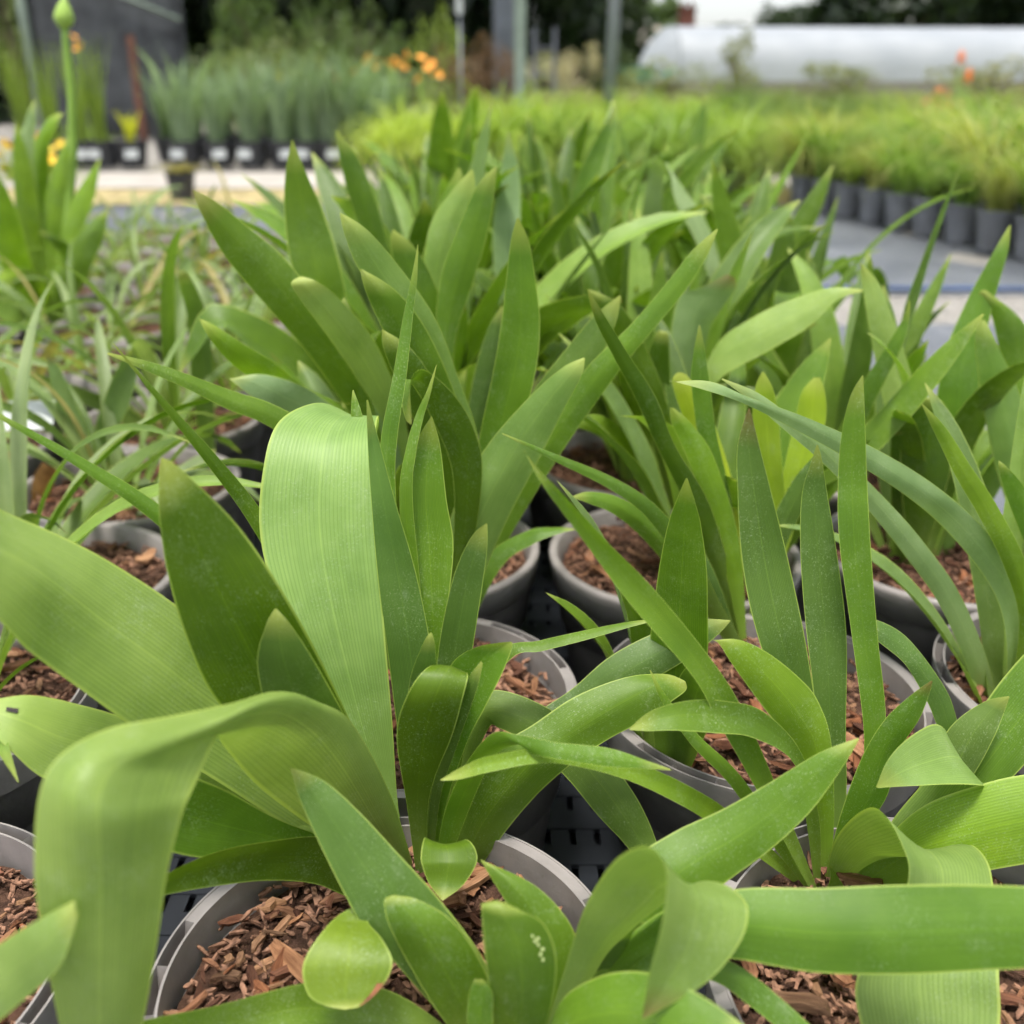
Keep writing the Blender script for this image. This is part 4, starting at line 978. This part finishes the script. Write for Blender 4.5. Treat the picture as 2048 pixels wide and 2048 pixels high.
for i, (px, Y, h, r, col, lb) in enumerate([
    (500, 15, 2.0, .42, MG, 'airy light green shrub left of centre, narrowest of the group'), (575, 14, 1.15, .5, (.12, .17, .04), 'mid green shrub behind the irises'), (640, 16, 1.6, .5, MG, 'light green shrub behind the red flower'),
    (715, 15, 1.4, .45, (.10, .15, .04), 'light green shrub left of the orange daylilies'), (770, 17, 1.35, .38, MG, 'young shrub above the middle orange daylily'), (872, 16, 1.4, .34, (.24, .33, .05), 'yellow-green sapling right of the orange daylilies'),
    (410, 12, .95, .5, (.12, .17, .05), 'low green shrub beside the shade screen'), (530, 11, .85, .5, (.16, .20, .06), 'low shrub directly behind the irises'), (630, 11, .8, .5, (.13, .19, .06), 'low bushy shrub between irises and tall shrubs'),
    (958, 12, .92, .42, (.14, .075, .035), 'brown-leaved bush beside the grey column'), (905, 11.5, .8, .32, (.17, .11, .05), 'small bronze bush under the thin stake'),
    (1152, 22, 1.2, .5, (.42, .38, .26), 'pale cream-flowered shrub behind the metal post'), (1075, 24, 1.1, .7, (.36, .36, .24), 'pale shrub behind the grey trolley'),
    (1475, 13, 1.0, .32, (.20, .22, .08), 'feathery tan shrub before the tunnel'), (1345, 14, .75, .6, (.22, .25, .08), 'low tan shrub before the tunnel end'), (1700, 15, .7, 1.0, (.17, .19, .07), 'low olive shrub before the tunnel wall'), (1990, 14, .75, .9, (.22, .22, .08), 'low tan shrub at right before the tunnel'),
    (700, 10, .7, .45, (.12, .20, .06), 'low leafy shrub below the leftmost daylily'), (800, 10.5, .7, .5, (.15, .19, .06), 'low leafy shrub below the middle daylily'), (1222, 28, 1.3, .6, (.08, .12, .04), 'dark shrub beside the teal barrow'),
    (480, 9.5, .72, .45, (.17, .22, .06), 'low grey-green shrub right behind the first irises'), (590, 9.2, .66, .42, (.20, .24, .07), 'low yellowish shrub behind the last irises'), (20, 12, 2.4, .5, (.13, .17, .05), 'loose shrub left of the green screen post')]):
    tree(px, Y, h, r, col, lb, 'shrubs in the background', .04, 'shrub', SHRUBS, low=.05)

# ------------------------------------------------------------------ shade screen, posts
M_NET = plain('shade_net', (.060, .064, .068), .8, .5, 5.0, .2, .4, 300, detail=8.0)
M_GALV = plain('galvanised_steel', (.21, .225, .24), .5, .2, 5.0, .5)
M_GREENP = plain('weathered_green_post', (.20, .25, .20), .7, .2, 8.0)
M_RUST = plain('rusty_post', (.13, .055, .035), .85, .35, 14.0)
sx0, sx1 = P(82, 200, 10.6).x, P(384, 200, 10.6).x
scr = empty('shade_screen', ((sx0 + sx1) / 2, 10.6, 0)); tag(scr, 'dark grey shade-net screen on a frame at upper left', 'screen')
wd = sx1 - sx0
nv, nf = [], []
for j in range(9):
    for i in range(13):
        nv.append((-wd / 2 + wd * i / 12, .03 * noise.noise(Vector((i * .5, j * .4, 2))), .02 + 2.1 * j / 8))
for j in range(8):
    for i in range(12):
        q = j * 13 + i; nf.append((q, q + 1, q + 14, q + 13))
net = mesh('net', nv, nf, M_NET, True); no = put('net', net, scr); so2 = no.modifiers.new('thickness', 'SOLIDIFY'); so2.thickness = .004
MB().tube([(-wd / 2, -.05, 0), (-wd / 2 - .03, -.05, 2.4)], .045, 10).build('frame_post', M_GREENP, scr, True)
MB().tube([(-wd * .15, -.07, 1.42), (wd / 2, -.07, 1.05)], .016, 8).build('brace', M_GREENP, scr, True)
MB().tube([(wd / 2, -.04, 0), (wd / 2, -.04, 2.3)], .02, 8).build('frame_post', M_NET, scr, True)
rp = empty('rusty_stake', (P(280, 220, 10.2).x, 10.2, 0)); tag(rp, 'rusty brown stake in front of the dark shade screen', 'stake')
b = MB(); b.box((0, 0, .44), (.06, .05, .92)); b.box((0, 0, .905), (.045, .04, .02)); b.build('shaft', M_RUST, rp)
def post(px, Y, wpx, ztop, mat, label, name='post', square=False, lean=0.0):
    t = empty(name, (P(px, 200, Y).x, Y, 0)); tag(t, label, 'post'); r = wpx / F_PX * Y / 1.1 / 2
    if square:
        b = MB(); b.box((0, 0, ztop / 2), (2 * r, 2 * r, ztop)); b.build('shaft', mat, t)
        MB().box((0, 0, ztop + .01), (2.2 * r, 2.2 * r, .02)).build('cap', mat, t)
    else:
        MB().tube([(0, 0, 0), (lean * .5, 0, ztop / 2), (lean, 0, ztop)], r, 14).build('shaft', mat, t, True)
        MB().tube([(0, 0, .1), (0, 0, .16)], r * 1.35, 14).build('collar', mat, t, True)
    return t
post(1216, 8.0, 24, 2.6, M_GALV, 'slim grey metal post right of centre, reaching the top edge', 'metal_post', lean=.06)
post(1040, 9.5, 22, 2.8, M_GREENP, 'weathered green post beside the thick grey column', 'wooden_post', True)
post(1008, 13, 44, 4.2, plain('blue_grey_column', (.17, .19, .22), .7, .2, 3.0), 'thick blue-grey column behind the green post', 'column')
stk = empty('label_stake', (P(921, 150, 9.0).x, 9.0, 0)); tag(stk, 'thin grey stake with a pale tag at the top edge', 'stake')
MB().tube([(0, 0, 0), (0, 0, 1.02)], .010, 8).build('shaft', M_GALV, stk, True)
MB().box((0, -.02, 1.08), (.05, .01, .12)).build('tag', M_TAG, stk)
# trolley
tr = empty('plant_trolley', (P(1088, 170, 20).x, 20, 0)); tag(tr, 'dark steel plant trolley beside the green post, far behind the grass', 'trolley')
m_tr = plain('trolley_steel', (.12, .13, .15), .5, .2)
for sx in (-.18, .18):
    for sy in (-.25, .25): MB().box((sx, sy, .72), (.05, .05, 1.3)).build('upright', m_tr, tr)
for z in (.2, .62, 1.05): MB().box((0, 0, z), (.34, .5, .03)).build('shelf', m_tr, tr)
for sx in (-.16, .16):
    for sy in (-.2, .2): MB().tube([(sx - .02, sy, .06), (sx + .02, sy, .06)], .06, 12).build('wheel', M_DARKPOT, tr)
# teal barrow by the tunnel end
tb_ = empty('wheelbarrow', (P(1275, 150, 30).x, 30, 0)); tag(tb_, 'teal wheelbarrow parked by the white tunnel end', 'wheelbarrow')
m_teal = plain('teal_paint', (.10, .36, .32), .5, .15)
MB().add([(-.55,-.3,.85),(.5,-.3,.85),(.5,.3,.85),(-.55,.3,.85),(-.3,-.18,.5),(.3,-.18,.5),(.3,.18,.5),(-.3,.18,.5)], [(4,7,6,5),(0,1,5,4),(1,2,6,5),(2,3,7,6),(3,0,4,7)]).build('tub', m_teal, tb_)
for s in (-.22, .22): MB().tube([(-.75, s * .3, .35), (.2, s, .48), (1.0, s, .75)], .022, 6).build('handle', m_teal, tb_, True)
for s in (-.2, .2): MB().tube([(.3, s, .5), (.4, s, 0)], .02, 6).build('leg', m_teal, tb_, True)
MB().tube([(-.7, -.05, .2), (-.7, .05, .2)], .2, 18).build('wheel', M_DARKPOT, tb_, True)

# ------------------------------------------------------------------ white polytunnel
def tunnel():
    Y = 45.0
    xl = P(1330, 170, Y).x; xr = P(2400, 170, Y).x; H = 2.46; half = 2.6; Lh = xr - xl
    t = empty('polytunnel', (xl, Y, 0), R(5)); tag(t, 'long white polythene tunnel with a rounded end stretching to the right edge', 'polytunnel')
    m, nt, out = newmat('white_polythene'); g = N(nt); tc = g.node('ShaderNodeTexCoord')
    n1 = g.noise(tc.outputs['Object'], .7, 5.0)
    pb = g.node('ShaderNodeBsdfPrincipled'); g.link(g.mix(g.ramp(n1, .3, .7), (.33, .355, .38), (.42, .44, .46)), pb.inputs['Base Color']); pb.inputs['Roughness'].default_value = .38
    g.link(g.bump(n1, .3, .08), pb.inputs['Normal'])
    tl = g.node('ShaderNodeBsdfTranslucent'); tl.inputs[0].default_value = (.75, .78, .8, 1)
    ms = g.node('ShaderNodeMixShader'); ms.inputs[0].default_value = .2; g.link(pb.outputs[0], ms.inputs[1]); g.link(tl.outputs[0], ms.inputs[2]); g.link(ms.outputs[0], out.inputs[0])
    na = 18
    def arch(x, k, s=1.0):
        th = math.pi * k / na; c, sn = math.cos(th), math.sin(th)
        return Vector((x, -half * s * math.copysign(abs(c) ** .8, c), .45 + (H - .45) * s * abs(sn) ** .75))
    nb = int(Lh / 1.5); vs, fs = [], []
    for i in range(nb * 2 + 1):
        x = Lh * i / (nb * 2); sag = 1.0 if i % 2 == 0 else .994
        for k in range(na + 1): vs.append(arch(x, k, sag))
    for i in range(nb * 2):
        for k in range(na):
            q = i * (na + 1) + k; fs.append((q, q + 1, q + na + 2, q + na + 1))
    put('cover', mesh('cover', vs, fs, m, True), t)
    # bulging end wall
    vs, fs = [], []
    for j, (s, dx) in enumerate(((1, 0), (.8, -.5), (.5, -.9), (.2, -1.1))):
        for k in range(na + 1):
            p = arch(0, k, 1); vs.append(Vector((dx, p.y * s, .45 + (p.z - .45) * s)))
    for j in range(3):
        for k in range(na):
            q = j * (na + 1) + k; fs.append((q, q + 1, q + na + 2, q + na + 1))
    put('end_wall', mesh('end_wall', vs, fs, m, True), t)
    for i in range(0, nb + 1):
        x = Lh * i / nb
        MB().tube([arch(x, k, 1.003 if i == 0 else .985) for k in range(na + 1)], .03, 6).build('hoop', M_GALV, t, True)
    MB().box((Lh / 2, -half, .22), (Lh, .05, .46)).build('base_board', plain('tunnel_base_board', (.20, .18, .16), .8), t)
    MB().box((Lh / 2, half, .22), (Lh, .05, .46)).build('base_board', MATS['tunnel_base_board'], t)
tunnel()

# ------------------------------------------------------------------ house with brick chimney behind the trees
hx = P(1380, 60, 72).x
hs_ = empty('house', (hx, 72, 0)); tag(hs_, 'distant house with pale roof and red brick chimney behind the tunnel', 'house')
m_br = plain('red_brick', (.13, .05, .035), .9, .25, 6.0); m_rf = plain('pale_roof', (.42, .36, .32), .9, .2, 3.0)
MB().box((-2, 2, 1.2), (7, 5, 2.4)).build('wall', plain('render_wall', (.45, .40, .34), .9), hs_)
rf = MB().add([(-5.7,-.7,2.35),(1.7,-.7,2.35),(1.7,4.7,2.35),(-5.7,4.7,2.35),(-5.7,2,3.7),(1.7,2,3.7)], [(0,1,5,4),(2,3,4,5),(1,2,5),(3,0,4),(0,3,2,1)]).build('roof', m_rf, hs_)
ch = MB(); ch.box((0, 1.6, 3.95), (1.0, .8, 1.5)); ch.box((0, 1.6, 4.76), (1.15, .95, .12)); ch.build('chimney', m_br, rf)
for x in (-.25, .25): MB().tube([(x, 1.6, 4.8), (x, 1.6, 5.1)], [.14, .12], 10).build('chimney_pot', m_br, rf)
for x in (-4.2, -2.0):
    wv = MB().box((x, -.52, 1.4), (1.0, .06, 1.0)).build('window', MATS['pale_roof'], hs_); MB().box((x, -.56, 1.4), (.84, .03, .84)).build('pane', plain('glass_dark', (.03, .035, .04), .1), wv)
